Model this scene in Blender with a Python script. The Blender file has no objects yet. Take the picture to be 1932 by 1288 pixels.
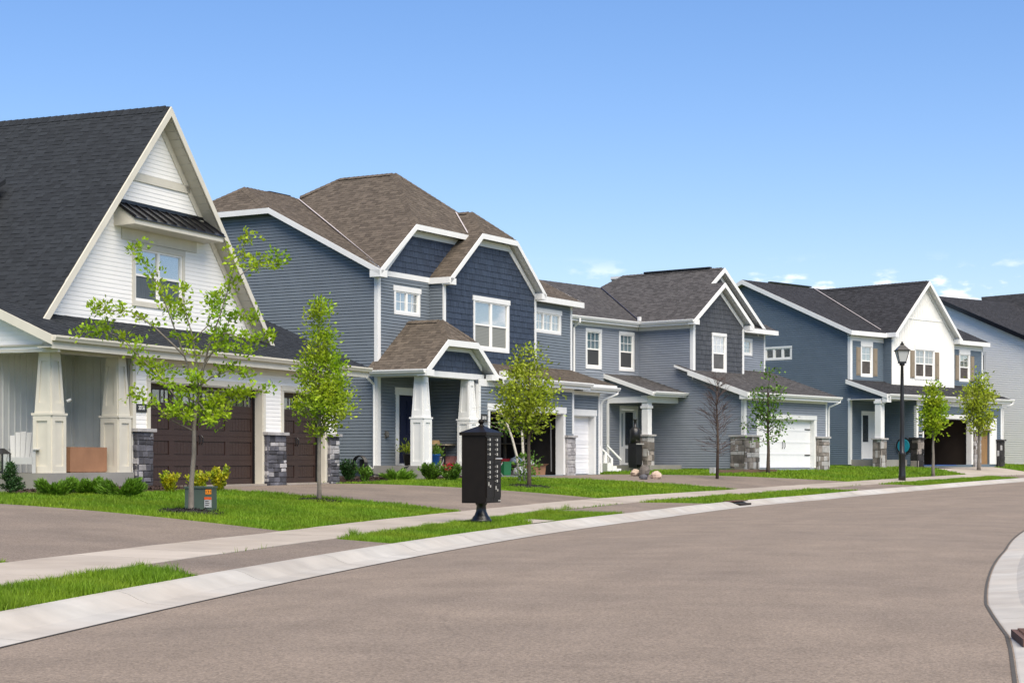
import bpy, math, random
import numpy as np
from mathutils import Vector, Matrix

# ---------------------------------------------------------------- camera, sky, sun, exposure
scene = bpy.context.scene
F, CX, YH = 3290.0, 966.0, 868.0            # photograph: focal length, centre column, horizon row (pixels of 1932)
CAMZ = 1.3
cam = bpy.data.objects.new('camera', bpy.data.cameras.new('camera'))
scene.collection.objects.link(cam)
cam.location = (0, 0, CAMZ); cam.rotation_euler = (math.pi / 2, 0, 0)
cam.data.sensor_width = 36; cam.data.lens = F * 36 / 1932
cam.data.shift_y = (YH - 644) / 1932
cam.data.clip_start = .5; cam.data.clip_end = 9000
scene.camera = cam

SUN_EL, SUN_AZ = math.radians(56), math.radians(158)   # azimuth from +Y towards +X
world = bpy.data.worlds.new('World'); scene.world = world; world.use_nodes = True
wn, wl = world.node_tree.nodes, world.node_tree.links
wn.clear()
w_out = wn.new('ShaderNodeOutputWorld'); w_bg = wn.new('ShaderNodeBackground'); sky = wn.new('ShaderNodeTexSky')
sky.sky_type = 'NISHITA'; sky.sun_disc = False
sky.sun_elevation = SUN_EL; sky.sun_rotation = SUN_AZ
sky.air_density = 1.1; sky.dust_density = .7; sky.ozone_density = 2.2; sky.altitude = 250
w_bg.inputs['Strength'].default_value = .115
# small fair weather clouds low over the horizon, all the way round
tc = wn.new('ShaderNodeTexCoord'); sep = wn.new('ShaderNodeSeparateXYZ'); wl.new(tc.outputs['Generated'], sep.inputs[0])
mp = wn.new('ShaderNodeMapping'); mp.inputs['Scale'].default_value = (9, 9, 24); mp.inputs['Location'].default_value = (2.75, 4.4, 2.2)
wl.new(tc.outputs['Generated'], mp.inputs[0])
nz = wn.new('ShaderNodeTexNoise'); nz.inputs['Scale'].default_value = 3.3; nz.inputs['Detail'].default_value = 7; nz.inputs['Roughness'].default_value = .55
wl.new(mp.outputs[0], nz.inputs['Vector'])
r1 = wn.new('ShaderNodeMapRange'); r1.interpolation_type = 'SMOOTHSTEP'
for k, v in zip(range(1, 5), (.505, .64, 0, .92)): r1.inputs[k].default_value = v
wl.new(nz.outputs['Fac'], r1.inputs[0])
r2 = wn.new('ShaderNodeMapRange'); r2.interpolation_type = 'SMOOTHSTEP'
for k, v in zip(range(1, 5), (.094, .117, 1, 0)): r2.inputs[k].default_value = v
wl.new(sep.outputs['Z'], r2.inputs[0])
mu = wn.new('ShaderNodeMath'); mu.operation = 'MULTIPLY'; wl.new(r1.outputs[0], mu.inputs[0]); wl.new(r2.outputs[0], mu.inputs[1])
mixc = wn.new('ShaderNodeMixRGB'); mixc.inputs[2].default_value = (8.6, 8.6, 8.9, 1)
hs = wn.new('ShaderNodeHueSaturation'); hs.inputs['Saturation'].default_value = 1.22; wl.new(sky.outputs[0], hs.inputs['Color'])
tn = wn.new('ShaderNodeMixRGB'); tn.blend_type = 'MULTIPLY'; tn.inputs[0].default_value = 1; tn.inputs[2].default_value = (.99, .945, 1.08, 1); wl.new(hs.outputs[0], tn.inputs[1])
wl.new(mu.outputs[0], mixc.inputs[0]); wl.new(tn.outputs[0], mixc.inputs[1])
wl.new(mixc.outputs[0], w_bg.inputs[0]); wl.new(w_bg.outputs[0], w_out.inputs[0])

sun = bpy.data.objects.new('sun', bpy.data.lights.new('sun', 'SUN')); scene.collection.objects.link(sun)
sun.data.energy = 5.0; sun.data.angle = math.radians(60); sun.data.color = (1, .895, .73)
sdir = Vector((math.sin(SUN_AZ) * math.cos(SUN_EL), math.cos(SUN_AZ) * math.cos(SUN_EL), math.sin(SUN_EL)))
sun.rotation_euler = sdir.to_track_quat('Z', 'Y').to_euler()
vs = scene.view_settings
vs.view_transform = 'Standard'; vs.look = 'None'; vs.gamma = 1; vs.use_curve_mapping = False
vs.exposure = 0.46
scene.render.engine = 'CYCLES'
scene.cycles.max_bounces = 8

random.seed(7); rng = np.random.default_rng(7)
R = random.uniform
COL = scene.collection

# ---------------------------------------------------------------- materials
MATS = {}
def mat(name, col, rough=.6, var=.10, scale=3.0, bump=0.0, bscale=60.0, rnd=0.0, metal=0.0, spec=.4, trans=0.0, stretch=(1, 1, 1), col2=None, scale2=.6):
    if name in MATS: return MATS[name]
    m = bpy.data.materials.new(name); m.use_nodes = True
    n, l = m.node_tree.nodes, m.node_tree.links
    b = n['Principled BSDF']; out = n['Material Output']
    b.inputs['Roughness'].default_value = rough; b.inputs['Metallic'].default_value = metal
    b.inputs['Specular IOR Level'].default_value = spec
    tcn = n.new('ShaderNodeTexCoord'); mpn = n.new('ShaderNodeMapping'); mpn.inputs['Scale'].default_value = stretch
    l.new(tcn.outputs['Object'], mpn.inputs[0])
    no = n.new('ShaderNodeTexNoise'); no.inputs['Scale'].default_value = scale; no.inputs['Detail'].default_value = 6
    l.new(mpn.outputs[0], no.inputs['Vector'])
    mr = n.new('ShaderNodeMapRange')
    mr.inputs[1].default_value = .25; mr.inputs[2].default_value = .75
    mr.inputs[3].default_value = 1 - var; mr.inputs[4].default_value = 1 + var
    l.new(no.outputs['Fac'], mr.inputs[0])
    fac = mr.outputs[0]
    if rnd:
        oi = n.new('ShaderNodeObjectInfo'); ge = n.new('ShaderNodeNewGeometry')
        ad = n.new('ShaderNodeMath'); ad.operation = 'ADD'
        l.new(oi.outputs['Random'], ad.inputs[0]); l.new(ge.outputs['Random Per Island'], ad.inputs[1])
        fr = n.new('ShaderNodeMath'); fr.operation = 'FRACT'; l.new(ad.outputs[0], fr.inputs[0])
        m2 = n.new('ShaderNodeMapRange'); m2.inputs[3].default_value = 1 - rnd; m2.inputs[4].default_value = 1 + rnd
        l.new(fr.outputs[0], m2.inputs[0])
        mm = n.new('ShaderNodeMath'); mm.operation = 'MULTIPLY'; l.new(fac, mm.inputs[0]); l.new(m2.outputs[0], mm.inputs[1]); fac = mm.outputs[0]
    base = n.new('ShaderNodeRGB'); base.outputs[0].default_value = (*col, 1)
    csrc = base.outputs[0]
    if col2 is not None:
        n2 = n.new('ShaderNodeTexNoise'); n2.inputs['Scale'].default_value = scale2; n2.inputs['Detail'].default_value = 5
        l.new(tcn.outputs['Object'], n2.inputs['Vector'])
        rr = n.new('ShaderNodeMapRange'); rr.inputs[1].default_value = .38; rr.inputs[2].default_value = .64
        l.new(n2.outputs['Fac'], rr.inputs[0])
        mx = n.new('ShaderNodeMixRGB'); l.new(rr.outputs[0], mx.inputs[0]); l.new(csrc, mx.inputs[1]); mx.inputs[2].default_value = (*col2, 1)
        csrc = mx.outputs[0]
    vm = n.new('ShaderNodeVectorMath'); vm.operation = 'SCALE'
    l.new(csrc, vm.inputs[0]); l.new(fac, vm.inputs['Scale'])
    l.new(vm.outputs[0], b.inputs['Base Color'])
    if bump:
        nb = n.new('ShaderNodeTexNoise'); nb.inputs['Scale'].default_value = bscale; nb.inputs['Detail'].default_value = 4
        l.new(mpn.outputs[0], nb.inputs['Vector'])
        bp = n.new('ShaderNodeBump'); bp.inputs['Strength'].default_value = bump; bp.inputs['Distance'].default_value = .01
        l.new(nb.outputs['Fac'], bp.inputs['Height']); l.new(bp.outputs[0], b.inputs['Normal'])
    if trans:
        t = n.new('ShaderNodeBsdfTranslucent'); l.new(vm.outputs[0], t.inputs[0])
        ms = n.new('ShaderNodeMixShader'); ms.inputs[0].default_value = trans
        l.new(b.outputs[0], ms.inputs[1]); l.new(t.outputs[0], ms.inputs[2]); l.new(ms.outputs[0], out.inputs[0])
    MATS[name] = m
    return m

def glass_mat(name, tint=(1, 1, 1), refl=1.0):
    m = bpy.data.materials.new(name); m.use_nodes = True
    n, l = m.node_tree.nodes, m.node_tree.links
    n.remove(n['Principled BSDF']); out = n['Material Output']
    tr = n.new('ShaderNodeBsdfTransparent'); tr.inputs[0].default_value = (*tint, 1)
    gl = n.new('ShaderNodeBsdfGlossy'); gl.inputs['Roughness'].default_value = .015
    fr = n.new('ShaderNodeFresnel'); fr.inputs[0].default_value = 1.55
    ml = n.new('ShaderNodeMath'); ml.operation = 'MULTIPLY_ADD'; ml.inputs[1].default_value = refl; ml.inputs[2].default_value = .008; l.new(fr.outputs[0], ml.inputs[0])
    ms = n.new('ShaderNodeMixShader'); l.new(ml.outputs[0], ms.inputs[0]); l.new(tr.outputs[0], ms.inputs[1]); l.new(gl.outputs[0], ms.inputs[2])
    l.new(ms.outputs[0], out.inputs[0]); MATS[name] = m
    return m

def slat_mat(name, c1, c2, pitch):
    """window blind: fine horizontal slats in the fabric"""
    m = mat(name, c1, .7, .05)
    n, l = m.node_tree.nodes, m.node_tree.links
    tcn = n.new('ShaderNodeTexCoord'); sp = n.new('ShaderNodeSeparateXYZ'); l.new(tcn.outputs['Object'], sp.inputs[0])
    d = n.new('ShaderNodeMath'); d.operation = 'DIVIDE'; d.inputs[1].default_value = pitch; l.new(sp.outputs['Z'], d.inputs[0])
    f = n.new('ShaderNodeMath'); f.operation = 'FRACT'; l.new(d.outputs[0], f.inputs[0])
    g = n.new('ShaderNodeMath'); g.operation = 'GREATER_THAN'; g.inputs[1].default_value = .78; l.new(f.outputs[0], g.inputs[0])
    mx = n.new('ShaderNodeMixRGB'); mx.inputs[1].default_value = (*c1, 1); mx.inputs[2].default_value = (*c2, 1); l.new(g.outputs[0], mx.inputs[0])
    l.new(mx.outputs[0], n['Principled BSDF'].inputs['Base Color'])
    return m

def asphalt_mat(name, c, c2, patch):
    m = mat(name, c, .88, .13, 1.1, bump=.9, bscale=90, spec=.25, col2=c2, scale2=patch)
    n, l = m.node_tree.nodes, m.node_tree.links
    b = n['Principled BSDF']
    src = b.inputs['Base Color'].links[0].from_socket
    tcn = n.new('ShaderNodeTexCoord')
    vo = n.new('ShaderNodeTexVoronoi'); vo.inputs['Scale'].default_value = 75
    l.new(tcn.outputs['Object'], vo.inputs['Vector'])
    sp = n.new('ShaderNodeSeparateColor'); l.new(vo.outputs['Color'], sp.inputs[0])
    mr = n.new('ShaderNodeMapRange'); mr.inputs[3].default_value = .68; mr.inputs[4].default_value = 1.33
    l.new(sp.outputs[0], mr.inputs[0])
    vm = n.new('ShaderNodeVectorMath'); vm.operation = 'SCALE'; l.new(src, vm.inputs[0]); l.new(mr.outputs[0], vm.inputs['Scale'])
    # wear: long streaks along the lane and a few hairline cracks, in street coordinates
    uv = n.new('ShaderNodeUVMap'); mq = n.new('ShaderNodeMapping'); mq.inputs['Scale'].default_value = (.05, .9, 1); l.new(uv.outputs[0], mq.inputs[0])
    ns = n.new('ShaderNodeTexNoise'); ns.inputs['Scale'].default_value = 1.6; ns.inputs['Detail'].default_value = 5; l.new(mq.outputs[0], ns.inputs['Vector'])
    m3 = n.new('ShaderNodeMapRange'); m3.inputs[1].default_value = .3; m3.inputs[2].default_value = .7; m3.inputs[3].default_value = .95; m3.inputs[4].default_value = 1.05; l.new(ns.outputs['Fac'], m3.inputs[0])
    nw = n.new('ShaderNodeTexNoise'); nw.inputs['Scale'].default_value = .8; nw.inputs['Detail'].default_value = 6; l.new(tcn.outputs['Object'], nw.inputs['Vector'])
    va = n.new('ShaderNodeVectorMath'); va.operation = 'ADD'; l.new(tcn.outputs['Object'], va.inputs[0]); l.new(nw.outputs['Color'], va.inputs[1])
    vc = n.new('ShaderNodeTexVoronoi'); vc.feature = 'DISTANCE_TO_EDGE'; vc.inputs['Scale'].default_value = .16; l.new(va.outputs[0], vc.inputs['Vector'])
    m4 = n.new('ShaderNodeMapRange'); m4.inputs[1].default_value = .0; m4.inputs[2].default_value = .0035; m4.inputs[3].default_value = .88; m4.inputs[4].default_value = 1; l.new(vc.outputs['Distance'], m4.inputs[0])
    m5 = n.new('ShaderNodeMapRange'); m5.inputs[1].default_value = .46; m5.inputs[2].default_value = .54; m5.inputs[3].default_value = 1; m5.inputs[4].default_value = 0; l.new(ns.outputs['Fac'], m5.inputs[0])
    mxx = n.new('ShaderNodeMath'); mxx.operation = 'MAXIMUM'; l.new(m4.outputs[0], mxx.inputs[0]); l.new(m5.outputs[0], mxx.inputs[1])
    ml = n.new('ShaderNodeMath'); ml.operation = 'MULTIPLY'; l.new(m3.outputs[0], ml.inputs[0]); l.new(mxx.outputs[0], ml.inputs[1])
    v2 = n.new('ShaderNodeVectorMath'); v2.operation = 'SCALE'; l.new(vm.outputs[0], v2.inputs[0]); l.new(ml.outputs[0], v2.inputs['Scale'])
    l.new(v2.outputs[0], b.inputs['Base Color'])
    return m

white = mat('white_vinyl', (.83, .82, .78), .5, .03, 2)
trimw = mat('white_trim', (.72, .725, .71), .5, .04, 4)
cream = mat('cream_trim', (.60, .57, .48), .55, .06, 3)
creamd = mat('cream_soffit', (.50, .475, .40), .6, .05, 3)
blue2 = mat('blue_siding', (.155, .182, .208), .55, .07, 2, rnd=.035)
navy = mat('navy_shake', (.034, .048, .076), .6, .10, 5, bump=.5, bscale=40, rnd=.16, stretch=(4, 4, .6))
grey3 = mat('grey_blue_siding', (.225, .25, .285), .55, .06, 2, rnd=.03)
char3 = mat('charcoal_shake', (.060, .064, .072), .6, .10, 5, bump=.5, bscale=40, rnd=.16, stretch=(4, 4, .6))
blue4 = mat('deep_blue_siding', (.115, .152, .188), .55, .06, 2, rnd=.03)
roof1 = mat('charcoal_shingle', (.0225, .0260, .0305), .9, .12, 14, bump=.5, bscale=150, rnd=.19, spec=.2)
roof2 = mat('brown_shingle', (.092, .076, .060), .9, .16, 14, bump=.5, bscale=150, rnd=.25, spec=.2)
roof3 = mat('grey_shingle', (.066, .063, .063), .9, .16, 14, bump=.5, bscale=150, rnd=.26, spec=.2)
roof4 = mat('black_shingle', (.031, .0315, .035), .9, .16, 14, bump=.5, bscale=150, rnd=.25, spec=.2)
flash = mat('metal_flashing', (.46, .42, .42), .5, .1, 6)
blackm = mat('black_metal_roof', (.012, .012, .014), .28, .1, 4, metal=.3, spec=.6)
browndoor = mat('brown_garage_door', (.040, .022, .017), .5, .14, 5, bump=.35, bscale=30, stretch=(6, 6, .5))
whitedoor = mat('white_garage_door', (.78, .785, .79), .45, .03, 3)
navydoor = mat('navy_door', (.012, .017, .045), .4, .06, 4)
bbgrey = mat('grey_board', (.60, .61, .575), .6, .05, 3)
stone = mat('dark_ledgestone', (.085, .085, .098), .85, .35, 5, bump=1, bscale=28, rnd=.55)
stonel = mat('light_ledgestone', (.36, .35, .35), .85, .3, 6, bump=1, bscale=28, rnd=.3)
stoneb = mat('tan_ledgestone', (.19, .168, .15), .9, .38, 4, bump=1, bscale=22, rnd=.5)
stonecap = mat('stone_cap', (.36, .35, .34), .85, .25, 5, bump=.6, bscale=30)
concrete = mat('sidewalk_concrete', (.355, .315, .268), .85, .12, 1.6, bump=.4, bscale=90, rnd=.05, col2=(.305, .265, .22), scale2=.35)
curbm = mat('curb_concrete', (.365, .353, .325), .8, .14, 2.2, bump=.5, bscale=60, rnd=.07, col2=(.345, .318, .28), scale2=.5)
found = mat('foundation_concrete', (.27, .265, .245), .85, .16, 2.4, bump=.5, bscale=40, col2=(.21, .20, .18))
asphalt = asphalt_mat('road_asphalt', (.205, .166, .131), (.184, .150, .120), .3)
drivem = asphalt_mat('driveway_asphalt', (.196, .159, .128), (.158, .130, .107), .5)
joint = mat('joint_filler', (.06, .055, .048), .95, .2, 8)
soil = mat('lawn_soil', (.085, .14, .012), .95, .3, 4, bump=.8, bscale=70, col2=(.060, .105, .014), scale2=.9)
grassm = mat('grass_blade', (.132, .255, .010), .6, .22, 1.2, rnd=.28, trans=.34, col2=(.19, .285, .014), scale2=.7, spec=.3)
mulch = mat('mulch', (.030, .017, .012), .95, .4, 20, bump=1, bscale=60, rnd=.5)
mulchd = mat('dark_mulch', (.011, .008, .007), .95, .4, 20, bump=1, bscale=60, rnd=.5)
dark = mat('dark_interior', (.012, .010, .009), .9, .2, 2)  # for dark sheets that stand in for unlit rooms behind glass
metalblk = mat('black_powder_coat', (.010, .010, .011), .35, .1, 8, spec=.5)
bronze = mat('bronze_powder_coat', (.010, .0078, .0066), .45, .12, 8, bump=.15, bscale=200, spec=.16)
bark = mat('grey_bark', (.17, .15, .125), .9, .3, 12, bump=1, bscale=40, stretch=(1, 1, .35))
barkd = mat('brown_bark', (.075, .055, .042), .9, .3, 12, bump=1, bscale=40, stretch=(1, 1, .35))
barkw = mat('birch_bark', (.50, .46, .40), .8, .35, 10, bump=.6, bscale=30, stretch=(1, 1, 2.5))
leafA = mat('leaf_bright', (.235, .40, .014), .5, .2, 3, rnd=.5, trans=.5, col2=(.36, .47, .018), scale2=1.3)
leafB = mat('leaf_lime', (.25, .41, .014), .5, .2, 3, rnd=.5, trans=.5, col2=(.35, .42, .025), scale2=1.5)
leafC = mat('leaf_olive', (.28, .37, .02), .5, .2, 3, rnd=.5, trans=.38, col2=(.32, .37, .03), scale2=1.6)
leafD = mat('leaf_mid_green', (.10, .20, .02), .5, .2, 3, rnd=.5, trans=.35)
leafE = mat('leaf_dark', (.03, .075, .018), .5, .25, 4, rnd=.5, trans=.2)
leafJ = mat('juniper_needle', (.115, .235, .014), .6, .25, 3, rnd=.5, trans=.25)
leafY = mat('gold_shrub_leaf', (.52, .47, .012), .5, .2, 5, rnd=.45, trans=.35, col2=(.15, .26, .015), scale2=5)
red = mat('red_petal', (.45, .012, .03), .5, .2, 10, rnd=.4, trans=.2)
glass = glass_mat('window_glass', (.92, .95, .96), .55)
screen = mat('insect_screen', (.045, .048, .05), .8, .05)
blindw = slat_mat('white_blind', (.66, .67, .66), (.45, .46, .46), .05)
blindg = slat_mat('shaded_blind', (.24, .25, .23), (.13, .135, .12), .05)  # darker copy of the white blind, lower-sash shade put into the colour
curtain = mat('teal_curtain', (.30, .44, .44), .8, .25, 6, stretch=(9, 9, .3))
beige = mat('tan_shutter', (.245, .20, .145), .6, .05, 3)
cardboard = mat('cardboard', (.30, .155, .085), .85, .14, 3, bump=.2, bscale=25)
plastw = mat('grey_white_plastic', (.38, .39, .38), .5, .04, 4)
utilg = mat('utility_green', (.06, .09, .068), .5, .12, 4)

# ---------------------------------------------------------------- object helpers
def tag(o, label=None, cat=None, group=None, kind=None):
    if label: o['label'] = label
    if cat: o['category'] = cat
    if group: o['group'] = group
    if kind: o['kind'] = kind
    return o
def link(o, parent=None):
    COL.objects.link(o)
    if parent is not None: o.parent = parent
    return o
def empty(name, loc, rz=0, **k):
    o = bpy.data.objects.new(name, None); o.empty_display_size = .2
    o.location = loc; o.rotation_euler = (0, 0, rz)
    return tag(link(o), **k)
def mk(name, V, Fc, m, parent=None, smooth=False):
    me = bpy.data.meshes.new(name); me.from_pydata([tuple(v) for v in V], [], [tuple(f) for f in Fc])
    me.materials.append(m)
    if smooth: me.shade_smooth()
    me.update()
    return link(bpy.data.objects.new(name, me), parent)

class MB:
    def __init__(s): s.v = []; s.f = []
    def poly(s, pts):
        i = len(s.v); s.v += [tuple(p) for p in pts]; s.f.append(tuple(range(i, i + len(pts)))); return s
    def prism(s, pts, vec):
        i = len(s.v); n = len(pts); vec = Vector(vec)
        s.v += [tuple(p) for p in pts] + [tuple(Vector(p) + vec) for p in pts]
        s.f.append(tuple(range(i, i + n))); s.f.append(tuple(range(i + 2 * n - 1, i + n - 1, -1)))
        for k in range(n): s.f.append((i + k, i + (k + 1) % n, i + n + (k + 1) % n, i + n + k))
        return s
    def box(s, x0, x1, y0, y1, z0, z1):
        return s.prism([(x0, y0, z0), (x1, y0, z0), (x1, y1, z0), (x0, y1, z0)], (0, 0, z1 - z0))
    def beam(s, p, q, drop, out):
        """board from p to q: p,q run along its top edge, 'drop' hangs down, 'out' is its thickness vector"""
        p, q = Vector(p), Vector(q); d = Vector((0, 0, -drop))
        return s.prism([p, q, q + d, p + d], out)
    def hexa(s, A, B):
        i = len(s.v); s.v += [tuple(p) for p in A] + [tuple(p) for p in B]
        s.f += [(i, i+1, i+2, i+3), (i+7, i+6, i+5, i+4)] + [(i+k, i+4+k, i+4+(k+1) % 4, i+(k+1) % 4) for k in range(4)]
        return s
    def tube(s, pts, rad, n=7, cap=True):
        pts = [Vector(p) for p in pts]
        if not hasattr(rad, '__len__'): rad = [rad] * len(pts)
        i0 = len(s.v); up = Vector((0, 0, 1)); prev = None
        for k, p in enumerate(pts):
            t = (pts[min(k + 1, len(pts) - 1)] - pts[max(k - 1, 0)]).normalized()
            if prev is None:
                a = t.cross(up) if abs(t.z) < .95 else t.cross(Vector((1, 0, 0)))
            else: a = prev - t * prev.dot(t)
            a.normalize(); b = t.cross(a); prev = a
            for j in range(n):
                w = 2 * math.pi * j / n; s.v.append(tuple(p + (a * math.cos(w) + b * math.sin(w)) * rad[k]))
        for k in range(len(pts) - 1):
            for j in range(n):
                a0 = i0 + k * n + j; a1 = i0 + k * n + (j + 1) % n
                s.f.append((a0, a1, a1 + n, a0 + n))
        if cap:
            s.f.append(tuple(range(i0 + n - 1, i0 - 1, -1))); e = i0 + (len(pts) - 1) * n; s.f.append(tuple(range(e, e + n)))
        return s
    def lathe(s, c, prof, n=16):
        c = Vector(c); i0 = len(s.v)
        for r, z in prof:
            for j in range(n):
                w = 2 * math.pi * j / n; s.v.append((c.x + r * math.cos(w), c.y + r * math.sin(w), c.z + z))
        for k in range(len(prof) - 1):
            for j in range(n):
                a0 = i0 + k * n + j; a1 = i0 + k * n + (j + 1) % n
                s.f.append((a0, a1, a1 + n, a0 + n))
        s.f.append(tuple(range(i0 + n - 1, i0 - 1, -1))); e = i0 + (len(prof) - 1) * n; s.f.append(tuple(range(e, e + n)))
        return s
    def build(s, name, m, parent=None, smooth=False, **k):
        return tag(mk(name, s.v, s.f, m, parent, smooth), **k)

def clip(poly, a, b, c):                      # keep a*x + b*y <= c
    out = []
    for i in range(len(poly)):
        p, q = poly[i], poly[(i + 1) % len(poly)]
        dp, dq = a * p[0] + b * p[1] - c, a * q[0] + b * q[1] - c
        if dp <= 1e-9: out.append(p)
        if (dp < -1e-9 and dq > 1e-9) or (dp > 1e-9 and dq < -1e-9):
            t = dp / (dp - dq); out.append((p[0] + t * (q[0] - p[0]), p[1] + t * (q[1] - p[1])))
    return out
def area(p): return abs(sum(p[i][0] * p[(i + 1) % len(p)][1] - p[(i + 1) % len(p)][0] * p[i][1] for i in range(len(p)))) / 2 if len(p) > 2 else 0
def band(p, lo, hi, ax):
    p = clip(p, *((-1, 0, -lo) if ax == 0 else (0, -1, -lo)))
    return clip(p, *((1, 0, hi) if ax == 0 else (0, 1, hi))) if p else p
def subtract(p, rects):
    ps = [p]
    for x0, x1, y0, y1 in rects:
        new = []
        for q in ps:
            for r in (clip(q, 1, 0, x0), clip(q, -1, 0, -x1)):
                if area(r) > 1e-4: new.append(r)
            mid = band(q, x0, x1, 0)
            if len(mid) > 2:
                for r in (clip(mid, 0, 1, y0), clip(mid, 0, -1, -y1)):
                    if area(r) > 1e-4: new.append(r)
        ps = new
    return ps

# ---------------------------------------------------------------- the lie of the land: an outer bend of radius 150 m
RAD = 150.0; A0 = math.radians(9); P0 = (-3.57, 12.15)
CC = (P0[0] + RAD * math.cos(A0), P0[1] - RAD * math.sin(A0))
AB = math.atan2(P0[1] - CC[1], -(P0[0] - CC[0]))
ES = ([-40, 28, 36, 45, 57, 71, 90, 140], [0, 0, .05, .08, .20, .41, .55, .8])
PS = ([-40, 10, 20, 34, 42, 52, 60, 68, 75, 90, 140], [.55, .58, .62, .655, .72, .775, .92, .965, 1.04, 1.1, 1.25])
DRS = ([-30, -4, -1, .5, 1.8, 5, 9.1, 15.4, 24, 40, 200], [-6.2, -6.5, -6.76, -6.92, -7.04, -7.14, -7.41, -7.81, -8.1, -8.2, -8.2])   # far edge of the road
def sd(x, y):
    dx, dy = np.asarray(x) - CC[0], np.asarray(y) - CC[1]
    return (np.arctan2(dy, -dx) - AB) * RAD, np.hypot(dx, dy) - RAD
def xy(s, d):
    a = AB + np.asarray(s) / RAD; r = RAD + np.asarray(d)
    return CC[0] - r * np.cos(a), CC[1] + r * np.sin(a)
def gsd(s, d):
    e = np.interp(s, *ES); p = np.interp(s, *PS); d = np.asarray(d, float)
    b = e + .2
    q = np.clip((d - 2.95) / 7.5, 0, 1)
    up = b + (p - b) * (1 - (1 - q) ** 1.7)
    left = np.where(d < .6, e + .12 * np.clip(d / .6, 0, 1), np.where(d < 2.95, e + np.interp(d, [.6, 1.6, 2.95], [.12, .165, .2]), up))
    dr = np.interp(s, *DRS)
    right = np.where(d < dr, e + .12 * np.clip((dr - d) / .6, 0, 1), e + .05 * np.clip(1 - ((d - dr / 2) / (dr / 2)) ** 2, 0, 1))
    return np.where(d >= 0, left, right)
def gz(x, y): return float(gsd(*sd(x, y)))
def gpx(px, py):
    """where the sight line through a pixel of the photograph meets the ground"""
    lo = 6.0; st = .25; t = lo
    while t < 160:
        if CAMZ - (py - YH) / F * t < gz((px - CX) / F * t, t): break
        t += st
    a, b = t - st, t
    for _ in range(30):
        c = (a + b) / 2
        if CAMZ - (py - YH) / F * c < gz((px - CX) / F * c, c): b = c
        else: a = c
    return Vector(((px - CX) / F * b, b, gz((px - CX) / F * b, b)))

def sheet(name, s0, s1, ds, dlist, m, dz=0.0, parent=None, rel=None):
    ss = np.arange(s0, s1 + ds * .5, ds); V = []; Fc = []
    S, D = np.meshgrid(ss, np.array(dlist), indexing='ij')
    if rel == 'road': D = D * np.interp(S, *DRS)
    elif rel == 'far': D = D + np.interp(S, *DRS)
    X, Y = xy(S, D); Z = gsd(S, D) + dz
    V = np.stack([X, Y, Z], -1).reshape(-1, 3); nd = len(dlist)
    for i in range(len(ss) - 1):
        for j in range(nd - 1):
            a = i * nd + j; Fc.append((a, a + nd, a + nd + 1, a + 1))
    o = mk(name, V.tolist(), Fc, m, parent, True)
    uvl = o.data.uv_layers.new(name='street'); idx = np.empty(len(o.data.loops), np.int32); o.data.loops.foreach_get('vertex_index', idx)
    uvl.data.foreach_set('uv', np.stack([S, D], -1).reshape(-1, 2)[idx].ravel()); return o

# ---------------------------------------------------------------- the setting
def structure(o): o['kind'] = 'structure'; return o
g = MB(); g.poly([(-4000, -3000, -.6), (4000, -3000, -.6), (4000, 6000, -.6), (-4000, 6000, -.6)])
structure(g.build('ground', soil))
structure(sheet('road', -30, 170, 1.0, np.linspace(1, 0, 15), asphalt, rel='road'))
DL = [.56, 1.1, 1.6, 2.3, 2.95, 3.4, 4, 5, 6, 7, 8, 9, 10, 10.5, 12, 16, 24, 40, 70]
structure(sheet('lawn', -30, 170, 1.0, DL, soil, -.03))
structure(sheet('verge', -30, 170, 1.5, [-33, -13, -5, -2.3], soil, -.02, rel='far'))
structure(sheet('opposite_walk', -30, 170, 1.5, [-2.4, -1.4, -.62], concrete, .006, rel='far'))

def curb(name, sign, base):
    root = structure(bpy.data.objects.new(name, None)); link(root)
    prof = [(-.02, -.08), (-.02, -.004), (.0, .004), (.27, .022), (.36, .055), (.46, .103), (.54, .124), (.63, .128), (.63, -.08)]
    s = -24.0; gap = .008
    while s < 112:
        L = 3.05; V = []; Fc = []; n = len(prof); K = 5
        for k in range(K):
            q = s + gap + (L - 2 * gap) * k / (K - 1)
            for d, z in prof:
                dd = (float(np.interp(q, *DRS)) if sign < 0 else 0.0) + sign * d; x, y = xy(q, dd); V.append((x, y, float(np.interp(q, *ES)) + z))
        for k in range(K - 1):
            for j in range(n - 1): a = k * n + j; Fc.append((a, a + 1, a + n + 1, a + n))
        Fc += [tuple(range(n)), tuple(range((K - 1) * n + n - 1, (K - 1) * n - 1, -1))]
        mk('curb_segment', V, Fc, curbm, root)
        s += L
    return root
curb('curb', 1, 0.0); curb('kerb_line_opposite', -1, -7.1)
structure(sheet('gutter_seam', -24, 112, 1.0, [-.05, -.02], joint, .006))
structure(sheet('gutter_seam_opposite', -24, 112, 1.0, [.02, .045], joint, .006, rel='far'))

SWN = lambda s: np.interp(s, [14, 27], [1.6, 2.15]); SWF = lambda s: np.interp(s, [14, 30], [2.95, 3.45])
walk = structure(bpy.data.objects.new('sidewalk', None)); link(walk)
s = -24.0
while s < 112:
    V = []; K = 3
    for k in range(K):
        q = s + .009 + (1.5 - .018) * k / (K - 1)
        for d in (float(SWN(q)), float(SWF(q))):
            x, y = xy(q, d); z = float(gsd(q, d)) + .012 + R(-.003, .003); V += [(x, y, z), (x, y, z - .12)]
    Fc = []
    for k in range(K - 1):
        a = k * 4; b = a + 4
        Fc += [(a, b, b + 2, a + 2), (a, a + 1, b + 1, b), (a + 2, b + 2, b + 3, a + 3)]
    Fc += [(0, 2, 3, 1), (8, 9, 11, 10)]
    mk('slab', V, Fc, concrete, walk); s += 1.5

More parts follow.
